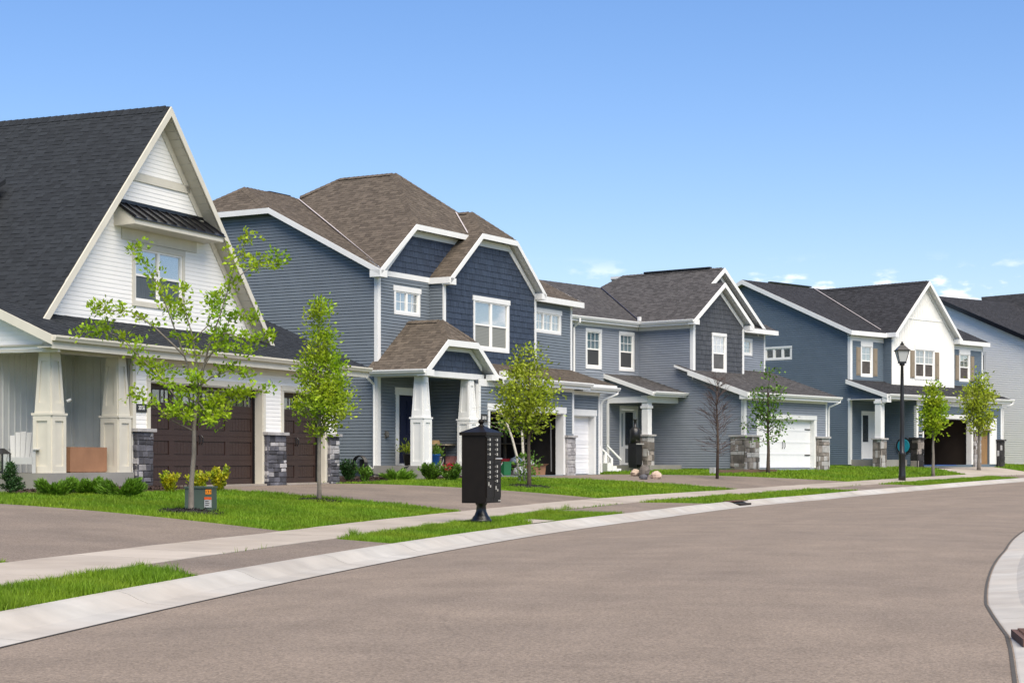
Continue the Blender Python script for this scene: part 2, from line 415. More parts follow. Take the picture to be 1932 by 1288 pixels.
DRIVES = []
def driveway(name, A, B, C, D, m=drivem, dz=.004, n=14, register=True):
    """bilinear strip between edge A-B (street side) and D-C (house side), lying on the ground"""
    V = []; Fc = []
    for i in range(n + 1):
        for j in range(n + 1):
            u, v = i / n, j / n
            x = (1-u)*(1-v)*A[0] + u*(1-v)*B[0] + u*v*C[0] + (1-u)*v*D[0]
            y = (1-u)*(1-v)*A[1] + u*(1-v)*B[1] + u*v*C[1] + (1-u)*v*D[1]
            V.append((x, y, gz(x, y) + dz))
    for i in range(n):
        for j in range(n): a = i * (n + 1) + j; Fc.append((a, a + n + 1, a + n + 2, a + 1))
    if register: DRIVES.append([A[:2], B[:2], C[:2], D[:2]])
    return structure(mk(name, V, Fc, m, None, True))
def apron(s0, s1, t0, t1):
    A, B, C, D = xy(s0, .6), xy(s1, .6), xy(t1, float(SWN(t1)) + .01), xy(t0, float(SWN(t0)) + .01)
    driveway('driveway_apron', A, B, C, D, dz=.004, n=8)

# ---------------------------------------------------------------- house kit
class House:
    def __init__(h, name, ang, px, scale, pad, label):
        a = math.radians(ang); t = F / scale
        h.u = Vector((math.sin(a), math.cos(a), 0)); h.v = Vector((-math.cos(a), math.sin(a), 0))
        h.o = Vector(((px - CX) / F * t, t, pad)); h.pad = pad
        h.root = empty(name, h.o, math.pi / 2 - a, label=label, cat='house')
        h.rz = math.pi / 2 - a; h.lap = 1.0
    def w(h, u, v, z=None):
        p = h.o + h.u * u + h.v * v
        return Vector((p.x, p.y, p.z if z is None else z))
    def mb(h): return MB()
    def done(h, mb, name, m, parent=None, smooth=False, **k):
        off = h.pad
        mb.v = [(x, y, z - off) for x, y, z in mb.v]
        return mb.build(name, m, parent or h.root, smooth, **k)
    def box(h, name, m, u0, u1, v0, v1, z0, z1, parent=None, **k):
        return h.done(MB().box(u0, u1, v0, v1, z0, z1), name, m, parent, **k)
    def beam(h, name, m, p, q, drop, out, parent=None):
        return h.done(MB().beam(p, q, drop, out), name, m, parent)
    # ---- walls: kind 'f' faces the street (plane v = at), kind 's' faces left (plane u = at), 'r' faces right, 'b' back
    @staticmethod
    def mapper(kind, at):
        if kind == 'f': return lambda a, z, o: (a, at - o, z)
        if kind == 's': return lambda a, z, o: (at - o, a, z)
        if kind == 'r': return lambda a, z, o: (at + o, a, z)
        return lambda a, z, o: (a, at + o, z)
    def wall(h, kind, at, outline, opens=(), m=None, siding='lap', pitch=.1016, z0=None, th=.12, parts=False, sid_clip=None, skip=(), name='wall'):
        f = h.mapper(kind, at); mb = MB()
        for p in subtract(outline, opens):
            mb.prism([f(a, z, 0) for a, z in p], Vector(f(0, 0, -th)) - Vector(f(0, 0, 0)))
        wo = h.done(mb, name, m)
        cut = list(opens) + list(skip)
        poly = outline
        if sid_clip: poly = band(poly, sid_clip[0], sid_clip[1], 1)
        pieces = []
        if siding in ('lap', 'shake'):
            zl = min(p[1] for p in poly); zh = max(p[1] for p in poly); z = zl if z0 is None else z0
            while z < zh:
                b = band(poly, z, z + pitch, 1)
                if area(b) > .002:
                    rr = [(x0, x1, -99, 99) for x0, x1, y0, y1 in cut if y0 < z + pitch - .012 and y1 > z + .012]
                    for p in subtract(b, rr):
                        if siding == 'lap': pieces.append((p, z, 0))
                        else:
                            x0 = min(q[0] for q in p); x1 = max(q[0] for q in p); x = x0 - R(0, .15)
                            while x < x1:
                                wd = R(.10, .24); t = band(p, x + .003, x + wd - .003, 0)
                                if area(t) > .0012: pieces.append((t, z + R(-.004, .004), R(-.003, .004)))
                                x += wd
                z += pitch
        def emit(mb, p, z, extra):
            if siding == 'lap':
                def off(zz):
                    t = min(1, max(0, (zz - z) / pitch)); return .003 + h.lap * (.019 - .005 * t / .66 if t < .66 else .014 * (1 - (t - .66) / .34))
                lo = band(p, -99, z + pitch * .66, 1); hi = band(p, z + pitch * .66, 99, 1)
                if area(hi) > 1e-5: mb.poly([f(a, zz, off(zz)) for a, zz in hi])
                if area(lo) < 1e-5: return
                p = lo; L = [Vector(f(a, zz, off(zz))) for a, zz in p]
            else:
                L = [Vector(f(a, zz, .006 + extra + .016 * (1 - min(1, max(0, (zz - z) / pitch))))) for a, zz in p]
            mb.poly(L)
            zb = min(q[1] for q in p); n = len(p)
            for i in range(n):
                a, b = p[i], p[(i + 1) % n]
                if abs(a[1] - zb) < 1e-4 and abs(b[1] - zb) < 1e-4:
                    mb.poly([L[i], L[(i + 1) % n], Vector(f(b[0], b[1], 0)), Vector(f(a[0], a[1], 0))])
                elif siding == 'shake' and abs(a[0] - b[0]) < 1e-4:
                    mb.poly([L[i], L[(i + 1) % n], Vector(f(b[0], b[1], 0)), Vector(f(a[0], a[1], 0))])
        if pieces:
            nm = 'siding_plank' if siding == 'lap' else 'shake'
            if parts:
                pieces.sort(key=lambda q: -area(q[0]))
                for p, z, e in pieces[:300]:
                    mb = MB(); emit(mb, p, z, e); h.done(mb, nm, m, wo)
                pieces = pieces[300:]
            if pieces:
                mb = MB()
                for p, z, e in pieces: emit(mb, p, z, e)
                h.done(mb, 'siding' if siding == 'lap' else 'shakes', m, wo, kind='stuff')
        if siding == 'batten':
            x0 = min(q[0] for q in poly); x1 = max(q[0] for q in poly); x = x0 + .06; allb = MB()
            while x < x1:
                for p in subtract(band(poly, x, x + .035, 0), cut):
                    if area(p) < .003: continue
                    mb = MB() if parts else allb
                    mb.prism([f(a, z, .0) for a, z in p], Vector(f(0, 0, .018)) - Vector(f(0, 0, 0)))
                    if parts: h.done(mb, 'batten', m, wo)
                x += pitch
            if not parts: h.done(allb, 'battens', m, wo, kind='stuff')
        return wo
    # ---- roof slope with shingle tabs
    def roof(h, pts, m, th=.10, exp=.143, indiv=0, name='roof', under=None):
        P = [Vector(p) for p in pts]
        n = (P[1] - P[0]).cross(P[2] - P[0]).normalized()
        if n.z < 0: n = -n
        e = n.cross(Vector((0, 0, 1))).normalized(); sl = n.cross(e)
        if sl.z < 0: sl = -sl
        ro = h.done(MB().prism([p - n * .004 for p in P], Vector((0, 0, -th))), name, under or m)
        o = P[0]; q = [((p - o).dot(e), (p - o).dot(sl)) for p in P]
        b0 = min(t[1] for t in q); b1 = max(t[1] for t in q); tabs = []
        b = b0
        while b < b1:
            bp = band(q, b, b + exp, 1)
            if area(bp) > .001:
                x = min(t[0] for t in bp) - R(0, .3); x1 = max(t[0] for t in bp)
                thick = random.random() < .5
                while x < x1:
                    wd = R(.11, .30); t = band(bp, x, x + wd, 0)
                    if area(t) > .0015: tabs.append((t, b, (R(.009, .013) if thick else R(.003, .006))))
                    x += wd; thick = not thick
            b += exp
        def emit(mb, t, b, hh):
            L = [o + e * a + sl * c + n * (.002 + hh * (1 - .75 * min(1, (c - b) / exp))) for a, c in t]
            mb.poly(L); k = len(t)
            for i in range(k):
                a1, a2 = t[i], t[(i + 1) % k]
                if (abs(a1[1] - a2[1]) < 1e-4 and a1[1] < b + 1e-3) or abs(a1[0] - a2[0]) < 1e-4:
                    mb.poly([L[i], L[(i + 1) % k], o + e * a2[0] + sl * a2[1], o + e * a1[0] + sl * a1[1]])
        if indiv:
            tabs.sort(key=lambda k: -area(k[0]) / (1 + .02 * k[1]))
            for t in tabs[:indiv]:
                mb = MB(); emit(mb, *t); h.done(mb, 'shingle', m, ro)
            tabs = tabs[indiv:]
        mb = MB()
        for t in tabs: emit(mb, *t)
        if tabs: h.done(mb, 'shingles', m, ro, kind='stuff')
        return ro
    def caps(h, p, q, m, side, drop=.08, wd=.15):
        """ridge or hip cap shingles; side = horizontal vector across the ridge"""
        p, q = Vector(p), Vector(q); p = p + (q - p).normalized() * .14; L = (q - p).length; d = (q - p) / L; side = Vector(side).normalized(); t = 0; mb = MB()
        while t < L:
            a, b = p + d * t, p + d * min(L, t + .2)
            ua, ub = Vector((0, 0, .035)), Vector((0, 0, .022))
            for sg in (1, -1):
                s2 = side * wd * sg - Vector((0, 0, drop))
                mb.poly([a + ua, b + ub, b + ub + s2, a + ua + s2])
            mb.poly([a + ua, a + ua + side * wd - Vector((0, 0, drop)), a + side * wd * .9 - Vector((0, 0, drop + .01)), a - side * wd * .9 - Vector((0, 0, drop + .01)), a + ua - side * wd - Vector((0, 0, drop))])
            t += .2
        return h.done(mb, 'ridge_cap', m, kind='stuff')
    def gutter(h, u0, u1, v, z, m, name='gutter', side=False, sgn=-1):
        prof = [(0, 0), (.085, 0), (.10, .035), (.125, .075), (.125, .115), (.112, .115), (.112, .08), (.0, .105)]
        if not side: P = [(u0, v + sgn * a, z + b) for a, b in prof]; vec = (u1 - u0, 0, 0)
        else: P = [(v + sgn * a, u0, z + b) for a, b in prof]; vec = (0, u1 - u0, 0)
        return h.done(MB().prism(P, vec), name, m)
    def downspout(h, pts, m, r=.045):
        return h.done(MB().tube(pts, r, 4), 'downspout', m)
    # ---- windows
    def window(h, kind, at, x0, x1, z0, z1, trim=.10, head=.16, units=2, style='hung', grid=(0, 0), frame=None, trimm=None, upper=None, lower=None, cap=.05, mull=.09):
        f = h.mapper(kind, at); frame = frame or white; trimm = trimm or trimw; upper = upper or blindw; lower = lower or screen
        def bx(mb, a0, a1, b0, b1, o0, o1):
            return mb.prism([f(a0, b0, o0), f(a1, b0, o0), f(a1, b1, o0), f(a0, b1, o0)], Vector(f(0, 0, o1)) - Vector(f(0, 0, o0)))
        fr = MB(); w = .045
        bx(fr, x0, x0 + w, z0, z1, -.09, .012); bx(fr, x1 - w, x1, z0, z1, -.09, .012)
        bx(fr, x0 + w, x1 - w, z0, z0 + w, -.09, .012); bx(fr, x0 + w, x1 - w, z1 - w, z1, -.09, .012)
        W = (x1 - x0 - 2 * w - (units - 1) * mull) / units; spans = []
        for k in range(units):
            a = x0 + w + k * (W + mull); spans.append((a, a + W))
            if k: bx(fr, a - mull, a, z0 + w, z1 - w, -.09, .010)
        zm = (z0 + z1) / 2
        win = h.done(fr, 'window', frame)
        for a, b in spans:
            c0, c1 = z0 + w, z1 - w
            if style == 'hung':
                sa = MB(); bx(sa, a, b, zm - .028, zm + .028, -.06, -.005); bx(sa, a, a + .03, c0, zm - .028, -.05, -.012); bx(sa, b - .03, b, c0, zm - .028, -.05, -.012); bx(sa, a + .03, b - .03, c0, c0 + .03, -.05, -.012)
                h.done(sa, 'sash', frame, win)
                pane = MB(); bx(pane, a, b, zm + .028, c1, -.032, -.026); h.done(pane, 'pane', glass, win)
                pane = MB(); bx(pane, a + .03, b - .03, c0 + .03, zm - .028, -.045, -.039); h.done(pane, 'pane', glass, win)
                bl = MB(); bx(bl, a, b, zm - .02, c1, -.085, -.078); h.done(bl, 'blind', upper, win)
                bl = MB(); bx(bl, a + .03, b - .03, c0 + .03, zm - .028, -.030, -.027); h.done(bl, 'insect_screen', lower, win)
                gz0, gz1 = zm + .028, c1
            else:
                pane = MB(); bx(pane, a, b, c0, c1, -.032, -.026); h.done(pane, 'pane', glass, win)
                bl = MB(); bx(bl, a, b, c0, c1, -.085, -.078); h.done(bl, 'blind', upper, win)
                gz0, gz1 = c0, c1
            if grid[0] or grid[1]:
                for i in range(1, grid[0] + 1): xx = a + (b - a) * i / (grid[0] + 1); gm = MB(); bx(gm, xx - .009, xx + .009, gz0, gz1, -.026, -.018); h.done(gm, 'grille_bar', frame, win)
                for j in range(1, grid[1] + 1): zz = gz0 + (gz1 - gz0) * j / (grid[1] + 1); gm = MB(); bx(gm, a, b, zz - .009, zz + .009, -.0255, -.0185); h.done(gm, 'grille_bar', frame, win)
        if trim:
            for nm, r in (('trim_board', (x0 - trim, x0, z0, z1)), ('trim_board', (x1, x1 + trim, z0, z1)), ('sill', (x0 - trim, x1 + trim, z0 - trim, z0)), ('head_board', (x0 - trim - cap, x1 + trim + cap, z1, z1 + head))):
                t = MB(); bx(t, *r, -.01, .030 if nm != 'head_board' else .042); h.done(t, nm, trimm, win)
        return win
    def opening_trim(h, kind, at, x0, x1, z0, z1, wd, head, m, ext=0.0, depth=.25, jm=None):
        f = h.mapper(kind, at)
        def bx(nm, mm, a0, a1, b0, b1, o0, o1):
            mb = MB().prism([f(a0, b0, o0), f(a1, b0, o0), f(a1, b1, o0), f(a0, b1, o0)], Vector(f(0, 0, o1)) - Vector(f(0, 0, o0)))
            return h.done(mb, nm, mm)
        bx('trim_board', m, x0 - wd, x0, z0, z1, -.01, .035); bx('trim_board', m, x1, x1 + wd, z0, z1, -.01, .035)
        bx('head_board', m, x0 - wd - ext, x1 + wd + ext, z1, z1 + head, -.01, .045)
        if depth:
            bx('jamb', jm or m, x0, x0 + .03, z0, z1 - .03, -depth, .02); bx('jamb', jm or m, x1 - .03, x1, z0, z1 - .03, -depth, .02); bx('jamb', jm or m, x0, x1, z1 - .03, z1, -depth, .02)
    def pier(h, u0, u1, v0, v1, z0, z1, m, cap=stonecap, mats=None, rowh=(.075, .16), capw=.05, name='stone_pier'):
        """a core clad in single stones on its street face and left face"""
        core = h.box(name, joint, u0 + .03, u1 - .03, v0 + .03, v1, z0, z1)
        def face(f, a0, a1):
            z = z0
            while z < z1 - .02:
                hh = min(R(*rowh), z1 - z)
                if z1 - z - hh < .05: hh = z1 - z
                a = a0
                while a < a1 - .01:
                    ww = min(R(.13, .40), a1 - a)
                    if a1 - a - ww < .08: ww = a1 - a
                    g = .004; o = R(-.004, .02); j = lambda: R(-.007, .007)
                    B = [f(a + g, z + g, -.04), f(a + ww - g, z + g, -.04), f(a + ww - g, z + hh - g, -.04), f(a + g, z + hh - g, -.04)]
                    M_ = [f(a + g, z + g, o), f(a + ww - g, z + g, o), f(a + ww - g, z + hh - g, o), f(a + g, z + hh - g, o)]
                    k = .012
                    T = [f(a + g + k + j(), z + g + k + j(), o + .014 + j()), f(a + ww - g - k + j(), z + g + k + j(), o + .014 + j()), f(a + ww - g - k + j(), z + hh - g - k + j(), o + .014 + j()), f(a + g + k + j(), z + hh - g - k + j(), o + .014 + j())]
                    mb = MB(); i = 0
                    mb.v = [tuple(p) for p in B + M_ + T]
                    mb.f = [(8, 9, 10, 11)] + [(r * 4 + k2, r * 4 + (k2 + 1) % 4, r * 4 + 4 + (k2 + 1) % 4, r * 4 + 4 + k2) for r in (0, 1) for k2 in range(4)]
                    h.done(mb, 'stone', (mats[1] if mats and random.random() < mats[0] else m), core)
                    a += ww
                z += hh
        face(h.mapper('f', v0 + .03), u0, u1); face(h.mapper('s', u0 + .03), v0, v1)
        if cap: h.box('cap_stone', cap, u0 - capw, u1 + capw, v0 - capw, v1 + capw, z1, z1 + .075, core)
        return core
    def column(h, u0, v0, w, z0, zc, z1, m, top=.62, cap=.04):
        c = h.box('column', m, u0, u0 + w, v0, v0 + w, z0, zc)
        h.box('column_cap', m, u0 - cap, u0 + w + cap, v0 - cap, v0 + w + cap, zc, zc + .05, c)
        a = w * .90; b = w * top; cx, cy = u0 + w / 2, v0 + w / 2
        q = lambda r, z: [(cx - r/2, cy - r/2, z), (cx + r/2, cy - r/2, z), (cx + r/2, cy + r/2, z), (cx - r/2, cy + r/2, z)]
        h.done(MB().hexa(q(a, zc + .05), q(b, z1)), 'tapered_shaft', m, c)
        # raised stiles and rails leave recessed panels
        st = MB(); d = .028
        def face(A):
            for nm, (x0, x1, za, zb) in {'l': (0, .2, z0, zc), 'r': (.8, 1, z0, zc), 't': (.2, .8, zc - .12, zc), 'b': (.2, .8, z0, z0 + .14)}.items():
                st.prism([A(x0, za, 0), A(x1, za, 0), A(x1, zb, 0), A(x0, zb, 0)], Vector(A(0, za, d)) - Vector(A(0, za, 0)))
        face(lambda x, z, o: (u0 + x * w, v0 - o, z)); face(lambda x, z, o: (u0 - o, v0 + x * w, z))
        za, zb = zc + .05, z1
        def rad(z): return (a + (b - a) * (z - za) / (zb - za)) / 2
        def tap(A):
            za2, zb2 = za + .22, zb - .20
            for x0, x1, p, r in ((0, .22, za, zb), (.78, 1, za, zb), (.22, .78, za, za2), (.22, .78, zb2, zb)):
                q = [A(x0, p), A(x1, p), A(x1, r), A(x0, r)]
                st.hexa([v for v, _ in q], [o for _, o in q])
        def Af(x, z): r = rad(z); p = (cx - r + 2*r*x, cy - r, z); return p, (p[0], p[1] - d, z)
        def As(x, z): r = rad(z); p = (cx - r, cy - r + 2*r*x, z); return p, (p[0] - d, p[1], z)
        tap(Af); tap(As)
        h.done(st, 'panel_frame', m, c)
        return c
    def text(h, kind, at, a, z, s, size, m, parent):
        cu = bpy.data.curves.new('house_number', 'FONT'); cu.body = s; cu.size = size; cu.extrude = .003; cu.align_x = 'CENTER'; cu.align_y = 'CENTER'; cu.offset = 0
        tmp = bpy.data.objects.new('tmp', cu); me = bpy.data.meshes.new_from_object(tmp); bpy.data.objects.remove(tmp)
        me.materials.append(m); o = bpy.data.objects.new('numerals', me); link(o, parent)
        p = h.mapper(kind, at)(a, z, 0); o.location = (p[0], p[1], p[2] - h.pad); o.rotation_euler = (math.pi / 2, 0, 0)
        o.scale = (.72, 1, 1)
        return o

def rake(h, m, pts, v, drop, out=-.03, name='rake_board'):
    for a, b in zip(pts[:-1], pts[1:]):
        h.beam(name, m, (a[0], v, a[1]), (b[0], v, b[1]), drop, (0, out, 0))
def srake(h, m, pts, u, drop, out=-.03, name='rake_board'):
    for a, b in zip(pts[:-1], pts[1:]):
        h.beam(name, m, (u, a[0], a[1]), (u, b[0], b[1]), drop, (out, 0, 0))
def corner(h, m, u, v, z0, z1, wf=.10, ws=.10, t=.036):
    """corner board wrapping the left front corner"""
    mb = MB().box(u - t, u + wf, v - t, v + .001, z0, z1); mb.box(u - t - .001, u, v - t + .002, v + ws, z0, z1)
    return h.done(mb, 'corner_board', m)
def garage_door(h, v, x0, x1, z0, z1, cols, m, glassrow=False, style='panel', rows=4):
    root = h.box('garage_door', m, x0, x1, v + .03, v + .06, z0, z1)
    H = (z1 - z0) / rows
    for r in range(rows):
        a, b = z0 + r * H, z0 + (r + 1) * H - .006
        st = MB(); W = (x1 - x0) / cols; win = glassrow and r == rows - 1
        if style == 'panel':
            sx, sz = .10, .13
            st.box(x0, x1, v, v + .029, a, a + (sz if not win else .17)); st.box(x0, x1, v, v + .029, b - sz, b)
            for c in range(cols + 1):
                xx = x0 + c * W; st.box(max(x0, xx - sx), min(x1, xx + sx), v + .001, v + .029, a + (sz if not win else .17), b - sz)
            if not win:
                for c in range(cols):               # raised field with plank grooves
                    n = 7; q0 = x0 + c * W + sx + .02; q1 = x0 + (c + 1) * W - sx - .02; w = (q1 - q0) / n
                    for k in range(n): st.box(q0 + k * w, q0 + (k + 1) * w - .007, v + .016, v + .03, a + sz + .02, b - sz - .02)
        else:
            st.box(x0, x1, v + .012, v + .029, a, b)
            for k in range(3 if style == 'rib' else 1):
                q = a + .05 + k * .06; st.box(x0, x1, v + .002, v + .013, q, q + .035)
            if style == 'rib':
                st.box(x0, x1, v + .002, v + .013, b - .10, b - .065)
        sec = h.done(st, 'door_section', m, root)
        if win:
            for c in range(cols):
                q0, q1, p0, p1 = x0 + c * W + .10, x0 + (c + 1) * W - .10, a + .17, b - .13
                h.box('pane', glass, q0, q1, v + .016, v + .021, p0, p1, root)
                w = q1 - q0
                for k in (1, 2, 4, 5): xx = q0 + w * k / 6; h.box('grille_bar', m, xx - .011, xx + .011, v + .004, v + .015, p0, p1, root)
                h.box('window_backing', mat('painted_garage_glow', (.30, .27, .23), .8, .5, 2.0), q0, q1, v + .0265, v + .0295, p0, p1, root)  # pale mottled panel, the glow behind the panes is put into its colour
    return root
def handles(h, v, u, z, m, gap=.10, ln=.22):
    for s in (-1, 1):
        x = u + s * gap / 2
        h.done(MB().tube([(x, v, z - ln/2), (x + s * .015, v - .04, z - ln/4), (x + s * .015, v - .04, z + ln/4), (x, v, z + ln/2)], .014, 6), 'door_handle', m)
def plate(h, v, u, z, w, hh, s, size):
    p = h.box('number_plate', metalblk, u - w/2, u + w/2, v - .025, v, z - hh/2, z + hh/2)
    h.text('f', v - .028, u, z, s, size, trimw, p)

# ================================================================ house 1: white with the steep gable
h1 = House('white_gable_house', 22.9, 250, 82.75, .68, 'white lap-sided house with steep charcoal gable, brown garage doors and cream porch columns')
h1.lap = .55
D1, D2 = (.66, 5.68, .68, 3.13), (6.72, 8.98, .68, 3.13)
h1.wall('f', 0, [(0, .6), (9.6, .6), (9.6, 3.8), (0, 3.8)], [D1, D2], white, th=.28, parts=True, sid_clip=(2.03, 3.52), z0=2.03, skip=[(.54, 5.80, .6, 3.26), (6.60, 9.10, .6, 3.26)])
h1.wall('r', 9.6, [(.02, .6), (10, .6), (10, 3.8), (.02, 3.8)], (), white, siding='none')
h1.wall('s', 0, [(.02, 1.03), (1.6, 1.03), (1.6, 3.75), (.02, 3.75)], (), bbgrey, siding='batten', pitch=.2)
for d in (D1, D2): h1.opening_trim('f', 0, *d, .12, .14, cream, depth=.28)
garage_door(h1, .25, .69, 5.65, .70, 3.10, 4, browndoor, True)
garage_door(h1, .25, 6.75, 8.95, .70, 3.10, 2, browndoor, True)
handles(h1, .25, 7.85, 1.80, metalblk); handles(h1, .25, 3.17, 1.80, metalblk)
for d in (D1, D2):
    h1.box('weather_seal', metalblk, d[1] - .075, d[1] - .031, .20, .27, .70, 3.09)
    h1.box('threshold', concrete, d[0], d[1], -.14, .30, .50, .695)
h1.box('frieze_board', cream, -.02, 9.64, -.035, .0, 3.50, 3.80)
h1.pier(.0, .655, -.13, 0, .60, 1.955, stone, mats=(.10, stonel))
h1.pier(5.72, 6.71, -.13, 0, .60, 1.955, stone, mats=(.16, stonel))
h1.pier(9.06, 9.62, -.13, 0, .60, 1.955, stone, mats=(.22, stonel))
corner(h1, cream, 0, 0, 2.03, 3.5, .09, .05); h1.box('corner_board', cream, 9.52, 9.63, -.03, .02, 2.03, 3.5)
plate(h1, -.012, .30, 2.50, .42, .19, '20156', .135)
# porch
h1.box('porch_slab', found, -3.12, -.02, -.06, 1.62, .45, 1.03)
h1.wall('f', 1.6, [(-4.6, .6), (0, .6), (0, 3.74), (-4.6, 3.74)], (), bbgrey, siding='batten', pitch=.20, parts=True)
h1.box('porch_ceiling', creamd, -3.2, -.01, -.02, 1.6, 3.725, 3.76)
h1.box('porch_beam', cream, -3.15, -.02, -.0, .40, 3.62, 3.724); h1.box('porch_beam', cream, -3.15, -2.72, .401, 1.6, 3.62, 3.724)
for u in (-2.92, -.545): h1.column(u, 0.0, .465, 1.03, 2.26, 3.62, cream)
SL = .43
lz = lambda v: 3.93 + SL * (v + .42)
h1.roof([(-3.45, -.42, lz(-.42)), (10.75, -.42, lz(-.42)), (10.75, 5, lz(5)), (-3.45, 5, lz(5))], roof1, under=cream, th=.12, indiv=0)
h1.roof([(10.75, 5, lz(5)), (-3.45, 5, lz(5)), (-3.45, 10.4, lz(-.42)), (10.75, 10.4, lz(-.42))], roof1, under=cream, th=.12)
h1.gutter(-3.47, 10.78, -.43, 3.80, cream)
h1.box('fascia', cream, -3.44, 10.74, -.425, -.40, 3.64, 3.80)
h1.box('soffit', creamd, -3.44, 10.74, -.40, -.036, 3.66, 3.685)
srake(h1, cream, [(-.44, lz(-.44) - .005), (5, lz(5) - .005)], -3.46, .20)
srake(h1, cream, [(-.44, lz(-.44) - .005), (5, lz(5) - .005)], 10.77, .20, .03)
h1.wall('s', -3.14, [(-.1, 3.60), (4.8, 3.60), (4.8, lz(4.8) - .13), (-.1, lz(-.1) - .13)], (), white, parts=True, z0=3.66)
h1.box('corner_board', cream, -3.20, -3.12, -.38, .02, 3.58, 3.80)
h1.wall('r', 9.6, [(0, 3.7), (4.9, 3.7), (4.9, lz(4.9) - .15), (0, lz(0) - .15)], (), white)
# the steep gable
AU, AZ, GS = 2.41, 9.86, 1.13
gzf = lambda u: AZ - GS * abs(u - AU)
GV = .60
h1.roof([(AU, GV, AZ), (AU, 15, AZ), (-3.0, 15, gzf(-3.0)), (-3.0, GV, gzf(-3.0))], roof1, under=creamd, th=.16, indiv=300)
h1.roof([(AU, GV, AZ), (AU, 15, AZ), (7.82, 15, gzf(7.82)), (7.82, GV, gzf(7.82))], roof1, under=creamd, th=.16)
h1.caps((AU, GV, AZ), (AU, 15, AZ), roof1, (1, 0, 0), .17)
h1.wall('f', 1.0, [(-2.75, 4.0), (7.57, 4.0), (AU, AZ - .17)], [(1.50, 3.48, 5.10, 6.36)], white, parts=True, skip=[(1.38, 3.60, 4.98, 6.50), (-9, 9, 7.96, 8.14)])
rake(h1, cream, [(-2.55, gzf(-2.55) - .01), (AU, AZ - .01), (7.37, gzf(7.37) - .01)], GV - .005, .23)
rake(h1, cream, [(-2.45, gzf(-2.45) - .17), (AU, AZ - .17), (7.27, gzf(7.27) - .17)], .985, .26, -.03, 'frieze_board')
h1.box('band_board', cream, 1.02, 3.80, .955, .99, 7.955, 8.145)
sf = MB()                                        # ribbed soffit boards under the rake
for sg in (-1, 1):
    t = 0.0
    while t < 4.7:
        a, b = AU + sg * t, AU + sg * min(4.8, t + .145)
        q = lambda u, v: (u, v, gzf(u) - .185)
        sf.prism([q(a, GV + .03), q(b, GV + .03), q(b, .98), q(a, .98)], (0, 0, -.018)); t += .155
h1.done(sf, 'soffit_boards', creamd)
h1.window('f', 1.0, 1.50, 3.48, 5.10, 6.36, trim=.12, head=.14, units=2, trimm=cream, cap=.0, lower=mat('grey_curtain', (.085, .105, .12), .8, .3, 8, stretch=(8, 8, .3)), mull=.10)
h1.box('panel_board', cream, .95, 4.1, .955, .985, 6.51, 6.78)
aw = h1.done(MB().prism([(.66, 1.0, 7.33), (.66, .40, 6.93), (.66, .40, 6.80), (.66, 1.0, 6.78)], (3.80, 0, 0)), 'awning', cream)
h1.done(MB().prism([(.62, 1.0, 7.37), (.62, .36, 6.945), (.62, .36, 6.915), (.62, 1.0, 7.345)], (3.88, 0, 0)), 'metal_roof', blackm, aw)
for k in range(10):
    x = .66 + k * .418
    h1.done(MB().prism([(x, .985, 7.405), (x, .37, 6.995), (x, .37, 6.945), (x, .985, 7.355)], (.035, 0, 0)), 'seam', blackm, aw)
h1.box('flashing', blackm, .62, 4.5, .95, .99, 7.36, 7.44, aw)
h1.done(MB().tube([(-2.55, -.12, 2.56), (-2.50, -.19, 2.60)], .035, 8), 'security_camera', plastw)
# little dormer on the left slope, half out of the picture
dm = h1.box('dormer', cream, -1.9, -.2, 4.2, 5.85, 5.2, 6.45)
h1.done(MB().prism([(-2.2, 3.9, 6.35), (.4, 3.9, 7.9), (.4, 6.15, 7.9), (-2.2, 6.15, 6.35)], (0, 0, .12)), 'dormer_roof', roof1, dm)

# ================================================================ house 2: blue with clipped gables
h2 = House('blue_clipped_gable_house', 30, 712, 59.3, .78, 'slate blue house with brown clipped-gable roof, navy shake gables and open garage')
EZ = 7.35
h2.lap = 1.45
h2.wall('s', 0, [(0, .80), (12, .80), (12, 7.40), (7.9, 9.46), (4.1, 9.46), (0, 7.40)], (), blue2, parts=True, z0=.93)
h2.box('foundation', found, .02, 12.9, .04, 12, .5, .93)
h2.wall('f', 0, [(.0, .93), (3.07, .93), (3.07, 7.30), (.0, 7.30)], [(1.20, 2.14, 1.16, 3.42), (1.01, 2.37, 6.11, 6.78)], blue2, parts=True, z0=.93, skip=[(1.0, 2.34, 1.1, 3.66), (.91, 2.47, 6.01, 6.94)])
h2.wall('f', 0, [(.3, 7.36), (5.4, 7.36), (5.4, 8.86), (1.95, 8.86)], (), navy, siding='shake', pitch=.20, parts=True)
h2.box('band_board', trimw, .0, 3.06, -.045, -.001, 7.20, 7.37)
h2.wall('f', 0, [(9.3, 4.3), (13.1, 4.3), (13.1, 7.34), (9.3, 7.34)], [(10.27, 12.16, 6.12, 6.78)], blue2, parts=True, z0=4.3, skip=[(10.17, 12.26, 6.02, 6.93)])
h2.wall('r', 13.1, [(.02, .8), (12, .8), (12, 7.3), (6, 10.3), (.02, 7.3)], (), blue2, siding='none')
BV = -.55
h2.wall('f', BV, [(3.07, 4.45), (9.3, 4.45), (9.3, 7.30), (7.33, 8.86), (5.17, 8.86), (3.07, 7.30)], [(5.04, 7.29, 5.16, 6.76)], navy, siding='shake', pitch=.20, parts=True, skip=[(4.94, 7.39, 5.05, 6.92)])
h2.wall('s', 3.07, [(BV + .02, 4.4), (0, 4.4), (0, 7.32), (BV + .02, 7.32)], (), blue2, z0=4.4)
h2.box('corner_board', trimw, 3.04, 3.17, BV - .035, BV + .02, 4.4, 7.24); h2.box('corner_board', trimw, 9.20, 9.33, BV - .035, BV + .02, 4.4, 7.24)
